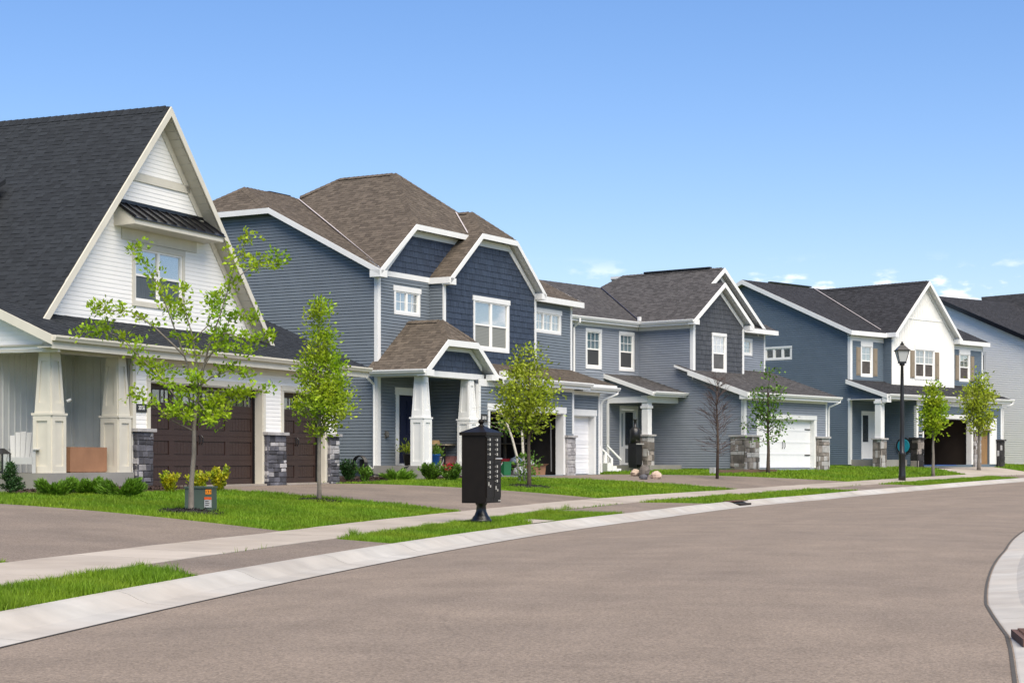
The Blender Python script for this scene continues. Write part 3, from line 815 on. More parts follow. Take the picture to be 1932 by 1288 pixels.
h2.box('corner_board', trimw, 12.99, 13.13, -.035, .02, 4.5, 7.3)
corner(h2, trimw, 0, 0, .93, 7.2, .14, .10)
h2.box('bay_return', blue2, 9.1, 9.3, BV + .03, 0, 4.4, 7.3)
h2.window('f', 0, 1.01, 2.37, 6.11, 6.78, trim=.09, head=.17, units=2, style='fixed', grid=(1, 1))
h2.window('f', 0, 10.27, 12.16, 6.12, 6.78, trim=.09, head=.17, units=3, style='fixed', grid=(1, 1), upper=mat('cream_blind', (.72, .69, .62), .8, .08))
h2.window('f', BV, 5.04, 7.29, 5.16, 6.76, trim=.09, head=.17, units=2, lower=blindg, mull=.12)
# roofs
mz = lambda v: EZ + .508 * (v + .3)
RZ = mz(6)
h2.roof([(-.3, -.3, EZ), (3.7, 6, RZ), (.8, 6, RZ), (-.3, 4.1, mz(4.1))], roof2, under=trimw)
h2.roof([(-.3, 4.1, mz(4.1)), (.8, 6, RZ), (-.3, 7.9, mz(4.1))], roof2, under=trimw)
h2.roof([(.8, 6, RZ), (13.5, 6, RZ), (13.5, 12.3, EZ), (-.3, 12.3, EZ), (-.3, 7.9, mz(4.1))], roof2, under=trimw)
h2.roof([(8.2, -.3, EZ), (13.5, -.3, EZ), (13.5, 6, RZ), (3.7, 6, RZ)], roof2, under=trimw)
L2 = lambda u: 7.38 + .79 * (u + .25)
h2.roof([(-.25, -.3, L2(-.25)), (1.8, -.3, L2(1.8)), (4.7, 2.45, L2(4.7)), (4.7, 4.82, L2(4.7)), (3.76, 5.9, L2(3.76)), (3.6, 6.05, L2(3.6))], roof2, under=trimw)
R2 = lambda u: L2(9.4 - u)
h2.roof([(4.7, 2.45, L2(4.7)), (7.6, -.3, R2(7.6)), (9.3, -.3, R2(9.3)), (6.0, 5.5, R2(6.0)), (4.7, 4.82, L2(4.7))], roof2, under=trimw)
h2.roof([(1.8, -.3, L2(1.8)), (7.6, -.3, L2(1.8)), (4.7, 2.45, L2(4.7))], roof2, under=trimw)
h2.roof([(4.7, 4.82, L2(4.7)), (3.0, 6.95, L2(3.0) - .3), (6.4, 6.95, L2(3.0) - .3)], roof2, under=trimw)
BZ = lambda u: 9.03 - .81 * (abs(u - 6.25) - 1.17)
h2.roof([(3.0, -.85, BZ(3.0)), (5.08, -.85, 9.03), (6.25, .28, BZ(6.25)), (6.25, 2.0, BZ(6.25)), (3.0, 2.0, BZ(3.0))], roof2, under=trimw)
h2.roof([(9.5, -.85, BZ(9.5)), (7.42, -.85, 9.03), (6.25, .28, BZ(6.25)), (6.25, 3.6, BZ(6.25)), (9.5, 3.6, BZ(9.5))], roof2, under=trimw)
h2.roof([(5.08, -.85, 9.03), (7.42, -.85, 9.03), (6.25, .28, BZ(6.25))], roof2, under=trimw)
for a, b, sv in (((4.7, 2.45, L2(4.7)), (4.7, 4.82, L2(4.7)), (1, 0, 0)), ((1.8, -.3, L2(1.8)), (4.7, 2.45, L2(4.7)), (1, -1, 0)), ((7.6, -.3, L2(1.8)), (4.7, 2.45, L2(4.7)), (1, 1, 0)),
                 ((5.08, -.85, 9.03), (6.25, .28, BZ(6.25)), (1, -1, 0)), ((7.42, -.85, 9.03), (6.25, .28, BZ(6.25)), (1, 1, 0)), ((6.25, .28, BZ(6.25)), (6.25, 1.0, BZ(6.25)), (1, 0, 0)),
                 ((-.3, 4.1, mz(4.1)), (.8, 6, RZ), (1, -1, 0)), ((.8, 6, RZ), (3.6, 6, RZ), (0, 1, 0)), ((3.7, 6, RZ), (4.7, 4.82, L2(4.7)), (1, 1, 0)), ((-.3, 7.9, mz(4.1)), (.8, 6, RZ), (1, 1, 0))):
    h2.caps(a, b, roof2, sv, .10)
def strip(h, a, b, m, w=.09, lift=.03, side=(1, 0, 0), name='valley_flashing'):
    a, b = Vector(a), Vector(b); s_ = Vector(side).normalized() * w / 2; z = Vector((0, 0, lift))
    h.done(MB().prism([a - s_ + z, a + s_ + z, b + s_ + z, b - s_ + z], (0, 0, .006)), name, m)
strip(h2, (.15, .22, mz(.22) + .03), (3.62, 5.85, mz(5.85) + .02), flash, .10)
strip(h2, (5.12, -.24, 9.06), (6.1, .85, 9.97), flash, .10)
h2.done(MB().box(2.2, 3.4, 6.02, 6.14, RZ, RZ + .07), 'ridge_vent', metalblk)
# white edges
srake(h2, trimw, [(-.34, mz(-.34) - .005), (4.1, mz(4.1) - .005), (7.9, mz(4.1) - .005), (12.3, EZ)], -.315, .18)
rake(h2, trimw, [(-.27, L2(-.27) - .005), (1.8, L2(1.8) - .005), (5.55, L2(1.8) - .005)], -.315, .18)
rake(h2, trimw, [(3.0, BZ(3.0) - .005), (5.08, 9.025), (7.42, 9.025), (9.5, BZ(9.5) - .005)], -.865, .18)
rake(h2, trimw, [(.3, 7.40), (1.95, 8.86), (5.4, 8.86)], -.012, .22, -.03, 'frieze_board')
rake(h2, trimw, [(3.2, 7.42), (5.17, 8.87), (7.33, 8.87), (9.2, 7.42)], BV - .014, .22, -.03, 'frieze_board')
h2.box('eave_return', trimw, -.345, .06, -.345, .06, 7.10, 7.32)
h2.box('eave_return', trimw, 2.98, 3.32, -.895, -.53, 7.12, 7.33); h2.box('eave_return', trimw, 9.2, 9.55, -.895, -.53, 7.12, 7.33)
h2.box('fascia', trimw, 2.95, 3.0, -.86, .0, 7.16, 7.36); h2.box('soffit', trimw, 3.0, 3.08, -.85, 0, 7.17, 7.2)
h2.box('fascia', trimw, 9.5, 13.53, -.34, -.305, 7.14, 7.345); h2.box('soffit', trimw, 9.33, 13.5, -.304, -.03, 7.16, 7.18)
srake(h2, trimw, [(-.34, mz(-.34)), (6, RZ)], 13.52, .2, .03)
# porch
h2.box('porch_slab', found, -.24, 3.05, -1.92, -.02, .45, 1.13)
for u in (-.19, 2.585): h2.column(u, -1.86, .46, 1.13, 2.60, 3.93, trimw)
h2.box('porch_beam', trimw, -.22, 3.06, -1.80, -1.52, 3.93, 4.10); h2.box('porch_beam', trimw, -.20, .10, -1.519, 0, 3.93, 4.10)
h2.box('porch_ceiling', trimw, -.2, 3.06, -1.52, -.02, 4.08, 4.11)
PZ = lambda u: 5.82 - .777 * abs(u - 1.75)
h2.roof([(-.42, -2.12, PZ(-.42)), (.85, -2.12, PZ(.85)), (1.75, -1.35, 5.82), (1.75, 0, 5.82), (-.42, 0, PZ(-.42))], roof2, under=trimw)
h2.roof([(3.92, -2.12, PZ(3.92)), (2.65, -2.12, PZ(.85)), (1.75, -1.35, 5.82), (1.75, 0, 5.82), (3.92, 0, PZ(3.92))], roof2, under=trimw)
h2.roof([(.85, -2.12, PZ(.85)), (2.65, -2.12, PZ(.85)), (1.75, -1.35, 5.82)], roof2, under=trimw)
h2.roof([(-.42, 0.01, PZ(-.42)), (-.42, .16, PZ(-.42)), (0, .16, PZ(0)), (0, .01, PZ(0))], roof2, under=trimw)
for a, b, sv in (((.85, -2.12, PZ(.85)), (1.75, -1.35, 5.82), (1, -1, 0)), ((2.65, -2.12, PZ(.85)), (1.75, -1.35, 5.82), (1, 1, 0)), ((1.75, -1.35, 5.82), (1.75, 0, 5.82), (1, 0, 0))): h2.caps(a, b, roof2, sv, .10)
h2.wall('f', -1.80, [(.0, 4.10), (3.5, 4.10), (2.62, 4.93), (.88, 4.93)], (), navy, siding='shake', pitch=.20, parts=True)
rake(h2, trimw, [(-.42, PZ(-.42) - .005), (.85, PZ(.85) - .005), (2.65, PZ(.85) - .005), (3.92, PZ(3.92) - .005)], -2.13, .20)
rake(h2, trimw, [(.1, PZ(.1) - .13), (.88, 4.97), (2.62, 4.97), (3.4, PZ(3.4) - .13)], -1.815, .18, -.03, 'frieze_board')
h2.box('eave_return', trimw, -.44, -.02, -2.165, -1.79, 3.93, 4.12); h2.box('eave_return', trimw, 3.52, 3.95, -2.165, -1.92, 3.93, 4.12)
h2.box('band_board', trimw, -.02, 3.52, -1.85, -1.81, 3.94, 4.12)
h2.gutter(-2.1, .13, -.43, 4.02, trimw, side=True); h2.box('fascia', trimw, -.425, -.40, -2.12, .12, 3.95, 4.14); h2.box('soffit', trimw, -.40, -.21, -2.1, .1, 3.955, 3.97)
h2.downspout([(-.50, .05, 4.02), (-.50, .05, 3.92), (-.12, .06, 3.72), (-.10, .06, 3.5), (-.10, .06, .95), (-.2, -.05, .86)], trimw, .05)
dr = h2.box('front_door', navydoor, 1.20, 2.14, .04, .08, 1.20, 3.40)
for (a, b, c, d) in ((1.30, 1.62, 2.95, 3.25), (1.72, 2.04, 2.95, 3.25), (1.30, 1.62, 2.15, 2.82), (1.72, 2.04, 2.15, 2.82), (1.30, 1.62, 1.36, 2.02), (1.72, 2.04, 1.36, 2.02)):
    h2.done(MB().box(a, b, .022, .04, c, d).box(a + .05, b - .05, .012, .023, c + .05, d - .05), 'door_panel', navydoor, dr)
h2.done(MB().tube([(2.06, .04, 2.12), (2.06, -.02, 2.12), (1.95, -.03, 2.12)], .018, 6), 'door_handle', flash, dr)
h2.opening_trim('f', 0, 1.20, 2.14, 1.14, 3.42, .2, .24, trimw, ext=.04, depth=0)
h2.box('threshold', trimw, 1.2, 2.14, -.03, .08, 1.13, 1.20)
h2.done(MB().box(.38, .46, -.05, 0, 2.0, 2.24).lathe((.42, -.10, 2.03), [(.02, 0), (.06, .03), (.065, .16), (.02, .2)], 10), 'meter_box', mat('grey_plastic', (.10, .10, .095), .5))
# garage
GVV = -1.91
O2 = (3.75, 8.93, .78, 2.97)
h2.wall('f', GVV, [(3.07, .7), (9.65, .7), (9.65, 3.95), (3.07, 3.95)], [O2], blue2, th=.27, parts=True, sid_clip=(.78, 3.80), z0=.78, skip=[(3.62, 9.06, .6, 3.2), (3.0, 3.74, .6, 2.2), (8.95, 9.7, .6, 2.2)])
h2.opening_trim('f', GVV, *O2, .10, .22, trimw, ext=.06, depth=.30)
h2.wall('s', 3.07, [(GVV + .02, .9), (0, .9), (0, 3.95), (GVV + .02, 3.95)], (), blue2, parts=True, z0=.93)
h2.box('corner_board', trimw, 3.03, 3.15, GVV - .035, GVV + .10, 2.25, 3.8); h2.box('corner_board', trimw, 9.55, 9.68, GVV - .035, GVV + .02, 2.25, 3.8)
h2.box('corner_board', trimw, 3.03, 3.07, GVV - .03, GVV + .10, .9, 2.249)
h2.pier(9.0, 9.66, GVV - .13, GVV, .66, 2.12, stonel, mats=(.2, stonecap), rowh=(.09, .2))
h2.pier(3.12, 3.70, GVV - .13, GVV, .66, 2.12, stonel, mats=(.2, stonecap), rowh=(.09, .2))
h2.box('frieze_board', trimw, 3.05, 9.68, GVV - .04, GVV - .001, 3.74, 3.98)
plate(h2, GVV - .018, 3.36, 2.69, .42, .27, '20150', .145)
SV = -1.60; O3 = (9.95, 11.92, .78, 2.95)
h2.wall('f', SV, [(9.66, .7), (12.3, .7), (12.3, 3.95), (9.66, 3.95)], [O3], blue2, th=.26, parts=True, sid_clip=(.78, 3.72), z0=.78, skip=[(9.82, 12.06, .6, 3.2)])
h2.opening_trim('f', SV, *O3, .10, .22, trimw, ext=.05, depth=.28)
garage_door(h2, SV + .22, 9.98, 11.89, .80, 2.93, 1, whitedoor, style='rib')
h2.box('frieze_board', trimw, 9.68, 12.33, SV - .04, SV - .001, 3.70, 3.96)
h2.box('corner_board', trimw, 12.21, 12.33, SV - .035, SV + .02, .78, 3.7)
h2.wall('r', 12.3, [(SV + .02, .7), (0, .7), (0, 3.95), (SV + .02, 3.95)], (), blue2, siding='none')
gr = lambda v: 4.08 + .322 * (v + 2.33)
h2.roof([(3.93, -2.33, gr(-2.33)), (10.2, -2.33, gr(-2.33)), (10.2, .02, gr(.02)), (3.93, .02, gr(.02))], roof2, under=trimw)
h2.roof([(10.2, -2.02, gr(-2.02) - .08), (13.0, -2.02, gr(-2.02) - .08), (13.0, .02, gr(.02) - .08), (10.2, .02, gr(.02) - .08)], roof2, under=trimw)
h2.gutter(3.96, 10.25, -2.34, 3.96, trimw); h2.gutter(10.0, 13.05, -2.03, 3.90, trimw)
h2.box('fascia', trimw, 3.94, 10.2, -2.335, -2.31, 3.84, 4.06); h2.box('soffit', trimw, 3.94, 9.7, -2.31, -1.95, 3.86, 3.88)
h2.box('fascia', trimw, 10.2, 13.0, -2.025, -2.0, 3.80, 4.0); h2.box('soffit', trimw, 10.2, 13.0, -2.0, -1.64, 3.82, 3.84)
h2.box('flashing', trimw, 4.0, 4.25, -2.36, -2.15, 4.10, 4.26)
h2.downspout([(12.95, -2.06, 3.9), (12.95, -2.06, 3.8), (12.42, -1.72, 3.55), (12.40, -1.66, 3.4), (12.40, -1.66, .85)], trimw, .05)
# the inside of the open garage
gi = h2.done(MB().poly([(3.4, GVV + .27, .775), (9.4, GVV + .27, .775), (9.4, 4.5, .775), (3.4, 4.5, .775)]), 'garage_floor', found)
iw = mat('darkened_garage_wall', (.045, .04, .036), .9, .2, 1.5)  # near-black walls: the dimness of the garage is put into their colour
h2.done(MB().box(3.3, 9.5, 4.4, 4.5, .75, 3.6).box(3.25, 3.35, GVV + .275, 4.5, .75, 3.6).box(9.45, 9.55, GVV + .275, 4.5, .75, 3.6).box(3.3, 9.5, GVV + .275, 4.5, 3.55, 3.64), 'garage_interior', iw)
h2.done(MB().tube([(3.95, GVV + .4, 2.9), (3.95, 2, 2.95)], .03, 4).tube([(8.75, GVV + .4, .9), (8.75, GVV + .42, 2.6), (8.75, GVV + .8, 2.95), (8.75, 2, 2.98)], .03, 4), 'door_track', mat('dull_steel', (.10, .10, .10), .5))

# ================================================================ house 3: grey blue, white garage door
h3 = House('grey_blue_gable_house', 38.7, 1559, 42.5, .97, 'grey-blue house with charcoal shake gable, grey roof and closed white garage door')
h3.lap = 1.6
O5 = (-5.85, -1.10, .97, 3.07)
h3.wall('f', 0, [(-7, .85), (0, .85), (0, 4.0), (-7, 4.0)], [O5], grey3, th=.25, sid_clip=(2.34, 3.8), z0=2.34, skip=[(-6.03, -.92, .5, 3.25)])
h3.opening_trim('f', 0, *O5, .18, .18, trimw, depth=.22)
garage_door(h3, .18, -5.82, -1.13, .99, 3.05, 4, whitedoor, style='flat')
handles(h3, .18, -3.48, 1.95, metalblk, .16, .3)
for z in (1.5, 2.62): h3.box('hinge_strap', metalblk, -1.62, -1.16, .165, .185, z, z + .05)
h3.pier(-7.12, -5.97, -.14, .6, .80, 2.27, stoneb, mats=(.3, stonecap), rowh=(.14, .34)); h3.pier(-1.0, .06, -.14, 0, .80, 2.27, stoneb, mats=(.3, stonecap), rowh=(.14, .34))
h3.box('frieze_board', trimw, -7.03, .03, -.04, -.001, 3.78, 4.0)
h3.box('corner_board', trimw, -7.035, -6.86, -.036, .02, 2.34, 3.78); h3.box('corner_board', trimw, -7.04, -7.0, -.034, .12, 2.34, 3.95); h3.box('corner_board', trimw, -.11, .03, -.036, .02, 2.34, 3.78)
h3.wall('s', -7, [(.02, .85), (2.5, .85), (2.5, 4.98), (.02, 4.02)], (), grey3, z0=.97)
h3.wall('s', -7, [(2.5, .85), (5.3, .85), (5.3, 7.2), (2.5, 7.2)], (), grey3, z0=.97)
h3.wall('f', 2.5, [(-7, 4.6), (-2.94, 4.6), (-2.94, 7.2), (-4.95, 8.66), (-7, 7.2)], [(-5.43, -4.45, 5.16, 6.64)], char3, siding='shake', pitch=.2, skip=[(-5.53, -4.35, 5.06, 6.78)])
h3.window('f', 2.5, -5.43, -4.45, 5.16, 6.64, trim=.10, head=.13, units=1, grid=(2, 1), cap=0, lower=mat('dim_screen', (.10, .10, .10), .8, .3, 3))
h3.box('corner_board', trimw, -7.035, -6.86, 2.464, 2.52, 4.7, 7.06); h3.box('corner_board', trimw, -7.04, -7.0, 2.466, 2.62, 5.1, 7.1); h3.box('corner_board', trimw, -3.05, -2.91, 2.464, 2.52, 4.7, 7.06)
h3.wall('f', 3.2, [(-2.94, 4.8), (.07, 4.8), (.07, 7.2), (-2.94, 7.2)], [(-1.75, -1.12, 6.08, 6.66)], grey3, skip=[(-1.85, -1.02, 5.98, 6.76)])
h3.window('f', 3.2, -1.75, -1.12, 6.08, 6.66, trim=.09, head=.10, units=1, style='fixed', grid=(1, 2), cap=0)
h3.wall('f', 3.2, [(-6.9, 7.25), (-.35, 7.25), (-3.85, 9.5)], (), char3, siding='shake', pitch=.2)
h3.box('corner_board', trimw, -.02, .10, 3.165, 3.22, 5.2, 7.1)
h3.wall('r', .0, [(.02, .85), (8, .85), (8, 4.0), (.02, 4.0)], (), grey3, siding='none')
h3.wall('r', .07, [(3.22, 4.0), (9, 4.0), (9, 7.2), (3.22, 7.2)], (), grey3, siding='none')
WV = 5.3
h3.wall('f', WV, [(-13, .9), (-7, .9), (-7, 7.15), (-13, 7.15)], [(-10.75, -9.84, 5.20, 6.66), (-8.36, -7.37, 5.20, 6.66), (-8.3, -7.16, 1.12, 3.5)], grey3, skip=[(-10.85, -9.74, 5.1, 6.78), (-8.46, -7.27, 5.1, 6.78), (-8.42, -7.04, 1.0, 3.62)], z0=.97)
for a in (-10.75, -8.36): h3.window('f', WV, a, a + .95, 5.20, 6.66, trim=.10, head=.13, units=1, grid=(2, 1), cap=0, upper=curtain)
h3.opening_trim('f', WV, -8.3, -7.16, 1.1, 3.5, .12, .12, trimw, depth=.1)
dr = h3.box('storm_door', trimw, -8.0, -7.22, WV + .05, WV + .09, 1.12, 3.46)
h3.box('pane', glass, -7.9, -7.32, WV + .03, WV + .036, 1.95, 3.36, dr); h3.box('dark_backing', dark, -7.9, -7.32, WV + .043, WV + .048, 1.95, 3.36, dr); h3.box('kick_panel', mat('dark_grey', (.12, .13, .14), .6), -7.9, -7.32, WV + .03, WV + .045, 1.2, 1.8, dr)  # dark sheet behind the pane imitates the unlit hall
h3.box('sidelight', trimw, -8.27, -8.01, WV + .05, WV + .08, 1.12, 3.46); h3.box('pane', glass, -8.2, -8.08, WV + .035, WV + .045, 1.9, 3.3)
g3 = lambda v: 4.10 + .345 * (v + .38)
h3.roof([(-7.35, -.38, g3(-.38)), (.5, -.38, g3(-.38)), (.5, 3.22, g3(3.22)), (-7.35, 3.22, g3(3.22))], roof3, under=trimw)
h3.gutter(-7.2, .58, -.39, 3.98, trimw); h3.box('fascia', trimw, -7.36, .5, -.385, -.36, 3.86, 4.09); h3.box('soffit', trimw, -7.34, .5, -.36, -.05, 3.88, 3.9)
srake(h3, trimw, [(-.40, g3(-.40) - .005), (2.52, g3(2.52) - .005)], -7.365, .22); h3.box('eave_return', trimw, -7.37, -7.04, -.40, .0, 3.82, 4.0)
h3.downspout([(.5, -.42, 3.98), (.5, -.42, 3.88), (.14, -.08, 3.66), (.12, -.06, 3.5), (.12, -.06, 1.0)], trimw, .05)
S3 = .71; b3 = lambda u: 7.22 + S3 * (u + 7.35)
h3.roof([(-7.35, 2.2, b3(-7.35)), (-4.95, 2.2, b3(-4.95)), (-4.95, 2.9, b3(-4.95)), (-7.35, 2.9, b3(-7.35))], roof3, under=trimw)
h3.roof([(-7.35, 2.9, b3(-7.35)), (-3.85, 2.9, b3(-3.85)), (-3.85, 8.35, b3(-3.85)), (-4.6, 9.05, b3(-4.6)), (-7.35, 5.0, b3(-7.35))], roof3, under=trimw)
h3.roof([(-3.85, 2.9, b3(-3.85)), (-3.85, 9, b3(-3.85)), (-.35, 9, b3(-7.35)), (-.35, 2.9, b3(-7.35))], roof3, under=trimw)
h3.roof([(-4.95, 2.2, b3(-4.95)), (-2.6, 2.2, b3(-7.3)), (-2.6, 3.25, b3(-7.3)), (-4.95, 3.25, b3(-4.95))], roof3, under=trimw)
lw = lambda v: 7.22 + .478 * (v - 5.0)
h3.roof([(-14, 5.0, 7.22), (-7.35, 5.0, 7.22), (-4.6, 9.05, lw(9.05)), (-14, 9.05, lw(9.05))], roof3, under=trimw)
h3.roof([(-14, 9.05, lw(9.05)), (-3, 9.05, lw(9.05)), (-3, 13, 7.22), (-14, 13, 7.22)], roof3, under=trimw)
h3.roof([(-3.85, 8.35, b3(-3.85)), (-5.5, 10.2, 8.4), (-2.2, 10.2, 8.4)], roof3, under=trimw)
h3.roof([(-2.6, 2.75, 7.17), (.5, 2.75, 7.17), (.5, 3.4, 7.5), (-2.6, 3.4, 7.5)], roof3, under=trimw)
h3.box('fascia', trimw, -2.6, .52, 2.72, 2.75, 6.98, 7.18); h3.box('soffit', trimw, -2.6, .5, 2.751, 3.19, 6.99, 7.01)
h3.caps((-3.85, 2.9, b3(-3.85)), (-3.85, 8.35, b3(-3.85)), roof3, (1, 0, 0), .1); h3.box('ridge_vent', metalblk, -3.95, -3.75, 3.6, 7.1, b3(-3.85) + .02, b3(-3.85) + .09)
strip(h3, (-7.2, 5.15, 7.32), (-4.65, 8.95, lw(8.95) + .03), mat('dark_flashing', (.05, .05, .07), .4), .10)
rake(h3, trimw, [(-7.37, b3(-7.37) - .005), (-4.95, b3(-4.95) - .005), (-2.58, b3(-7.32) - .005)], 2.185, .20)
rake(h3, trimw, [(-5.6, b3(-5.6) - .005), (-3.85, b3(-3.85) - .005), (-.36, b3(-7.34) - .005)], 2.885, .20)
rake(h3, trimw, [(-6.9, 7.30), (-4.95, 8.68), (-3.0, 7.30)], 2.485, .2, -.03, 'frieze_board'); rake(h3, trimw, [(-5.2, 8.54), (-3.85, 9.5), (-.5, 7.1)], 3.185, .2, -.03, 'frieze_board')
h3.box('eave_return', trimw, -7.4, -7.0, 2.16, 2.48, 7.0, 7.2); h3.box('eave_return', trimw, -2.92, -2.55, 2.16, 2.48, 7.0, 7.2)
h3.gutter(2.2, 5.0, -7.36, 7.10, trimw, side=True); h3.box('fascia', trimw, -7.36, -7.34, 2.2, 5.0, 7.0, 7.2); h3.box('frieze_board', trimw, -7.04, -7.001, 2.63, 5.26, 6.86, 7.08)
h3.gutter(-13.5, -7.36, 4.99, 7.10, trimw); h3.box('fascia', trimw, -13.5, -7.34, 4.98, 5.0, 7.0, 7.2); h3.box('frieze_board', trimw, -13, -7.04, 5.26, 5.299, 6.86, 7.08)
h3.box('inside_corner', grey3, -7.05, -7.0, 5.25, 5.3, 4.9, 7.0)
h3.box('splash_guard', trimw, -7.42, -7.3, 4.92, 5.04, 7.26, 7.44)
h3.downspout([(-11.75, 4.9, 7.1), (-11.75, 4.9, 6.95), (-11.75, 5.2, 6.75), (-11.75, 5.2, 3.5)], trimw, .05)
# porch of house 3
h3.box('porch_slab', found, -9.4, -7.02, 3.05, 5.28, .6, 1.10)
h3.box('porch_beam', trimw, -9.32, -7.0, 3.22, 3.56, 3.70, 3.98); h3.box('porch_beam', trimw, -9.30, -8.98, 3.561, 5.29, 3.70, 3.98); h3.box('porch_ceiling', trimw, -9.2, -7.0, 3.5, 5.28, 3.95, 3.985)
p3 = lambda v: 4.14 + .32 * (v - 2.8)
h3.roof([(-9.55, 2.8, p3(2.8)), (-6.98, 2.8, p3(2.8)), (-6.98, 5.3, p3(5.3)), (-9.55, 5.3, p3(5.3))], roof3, under=trimw)
srake(h3, trimw, [(2.78, p3(2.78)), (5.3, p3(5.3))], -9.56, .18); h3.gutter(-9.5, -6.96, 2.79, 4.03, trimw); h3.box('fascia', trimw, -9.5, -7.0, 2.79, 2.81, 3.95, 4.14); h3.box('soffit', trimw, -9.5, -7.0, 2.81, 3.22, 3.96, 3.975)
h3.wall('s', -9.28, [(3.25, 3.95), (5.28, 3.95), (5.28, p3(5.28) - .12), (3.25, p3(3.25) - .12)], (), grey3)
h3.box('column', trimw, -9.27, -8.97, 3.25, 3.55, 2.33, 3.70); h3.box('column_cap', trimw, -9.31, -8.93, 3.21, 3.59, 3.46, 3.56)
h3.box('corner_board', trimw, -9.36, -9.27, 5.2, 5.295, 1.1, 3.7)
h3.pier(-9.36, -8.88, 3.16, 3.64, .70, 2.30, stoneb, mats=(.3, stonecap), rowh=(.16, .36))

# ================================================================ house 4: deep blue with the white board gable
h4 = House('deep_blue_shuttered_house', 45, 1604, 39, 1.08, 'deep blue house with white board-and-batten gable, tan shutters and black roof')
h4.lap = 1.6; sl4 = .44; m4 = lambda v: 7.56 + sl4 * (v + .3)
h4.wall('s', 0, [(0, .95), (12.6, .95), (12.6, 7.5), (6.3, 10.2), (0, 7.5)], [(3.50, 5.02, 6.40, 6.90)], blue4, z0=1.1, skip=[(3.41, 5.11, 6.31, 7.0)])
h4.window('s', 0, 3.50, 5.02, 6.40, 6.90, trim=.09, head=.09, units=3, style='fixed', cap=0, upper=dark, mull=.14)  # no blinds here: dark panels imitate the unlit room
h4.wall('f', 0, [(0, .95), (2.9, .95), (2.9, 7.45), (0, 7.45)], [(.96, 1.82, 5.46, 6.86), (1.02, 2.3, 1.38, 3.6)], blue4, z0=1.1, skip=[(.87, 1.91, 5.36, 7.11), (.92, 2.42, 1.3, 3.7)])
h4.wall('f', 0, [(8.6, 4.6), (12.36, 4.6), (12.36, 7.45), (8.6, 7.45)], [(10.08, 11.0, 5.52, 6.86)], blue4, skip=[(9.98, 11.1, 5.42, 7.1)])
h4.wall('r', 12.36, [(.02, .95), (12.6, .95), (12.6, 7.5), (6.3, 10.2), (.02, 7.5)], (), blue4, siding='none')
B4 = -.5
h4.wall('f', B4, [(2.88, 4.85), (8.68, 4.85), (8.68, 7.45), (5.8, 10.02), (2.88, 7.45)], [(5.0, 6.70, 5.46, 6.86)], white, siding='batten', pitch=.15, skip=[(4.9, 6.8, 5.36, 7.1)])
h4.box('band_board', white, 3.9, 7.7, B4 - .03, B4 - .001, 8.36, 8.42)
h4.wall('s', 2.88, [(B4 + .02, 4.7), (0, 4.7), (0, 7.45), (B4 + .02, 7.45)], (), blue4)
for a, b, mm, un, up in ((.96, 1.82, 0, 1, blindw), (10.08, 11.0, 0, 1, mat('ivory_blind', (.68, .66, .55), .8, .1)), (5.0, 6.70, B4, 2, mat('rose_blind', (.62, .53, .49), .8, .1))):
    z0 = 5.46 if a != 10.08 else 5.52
    h4.window('f', mm, a, b, z0, 6.86, trim=.09, head=.24, units=un, grid=(1, 1), cap=0, upper=up, lower=mat('brown_screen', (.075, .065, .058), .8, .3, 5))
    for q0, q1 in ((a - .48, a - .12), (b + .12, b + .48)):
        s_ = h4.box('shutter', beige, q0, q1, mm - .045, mm - .014, z0 - .03, 6.80)
        for c0, c1 in ((z0 + .03, z0 + .62), (z0 + .70, 6.74)): h4.box('shutter_panel', beige, q0 + .06, q1 - .06, mm - .06, mm - .0455, c0, c1, s_)
h4.roof([(-.3, -.3, m4(-.3)), (12.6, -.3, m4(-.3)), (12.6, 6.3, m4(6.3)), (-.3, 6.3, m4(6.3))], roof4, under=trimw)
h4.roof([(-.3, 6.3, m4(6.3)), (12.6, 6.3, m4(6.3)), (12.6, 12.9, m4(-.3)), (-.3, 12.9, m4(-.3))], roof4, under=trimw)
b4 = lambda u: 10.33 - .90 * abs(u - 5.8)
h4.roof([(2.7, -.82, b4(2.7)), (5.8, -.82, b4(5.8)), (5.8, 6.3, b4(5.8)), (2.7, -.0, b4(2.7))], roof4, under=trimw)
h4.roof([(8.9, -.82, b4(8.9)), (5.8, -.82, b4(5.8)), (5.8, 6.3, b4(5.8)), (8.9, -.0, b4(8.9))], roof4, under=trimw)
h4.caps((5.8, -.82, b4(5.8)), (5.8, 6.2, b4(5.8)), roof4, (1, 0, 0), .12); h4.box('ridge_vent', metalblk, 2.0, 5.6, 6.2, 6.4, m4(6.3) + .02, m4(6.3) + .08)
strip(h4, (2.75, .05, 7.73), (5.7, 6.15, m4(6.15) + .03), flash, .09)
srake(h4, trimw, [(-.32, m4(-.32) - .005), (6.3, m4(6.3) - .005), (12.9, m4(-.3) - .005)], -.315, .22)
rake(h4, trimw, [(2.7, b4(2.7) - .005), (5.8, b4(5.8) - .005), (8.9, b4(8.9) - .005)], -.835, .20)
rake(h4, trimw, [(2.9, b4(2.9) - .13), (5.8, b4(5.8) - .13), (8.7, b4(8.7) - .13)], B4 - .02, .18, -.03, 'frieze_board')
h4.box('fascia', trimw, -.32, 2.72, -.34, -.305, 7.34, 7.55); h4.box('fascia', trimw, 8.9, 12.62, -.34, -.305, 7.34, 7.55); h4.box('frieze_board', trimw, .0, 2.87, -.035, -.001, 7.1, 7.33); h4.box('frieze_board', trimw, 8.69, 12.36, -.035, -.001, 7.1, 7.33)
h4.box('soffit', trimw, -.3, 2.87, -.3, -.036, 7.345, 7.36); h4.box('soffit', trimw, 8.7, 12.6, -.3, -.036, 7.345, 7.36)
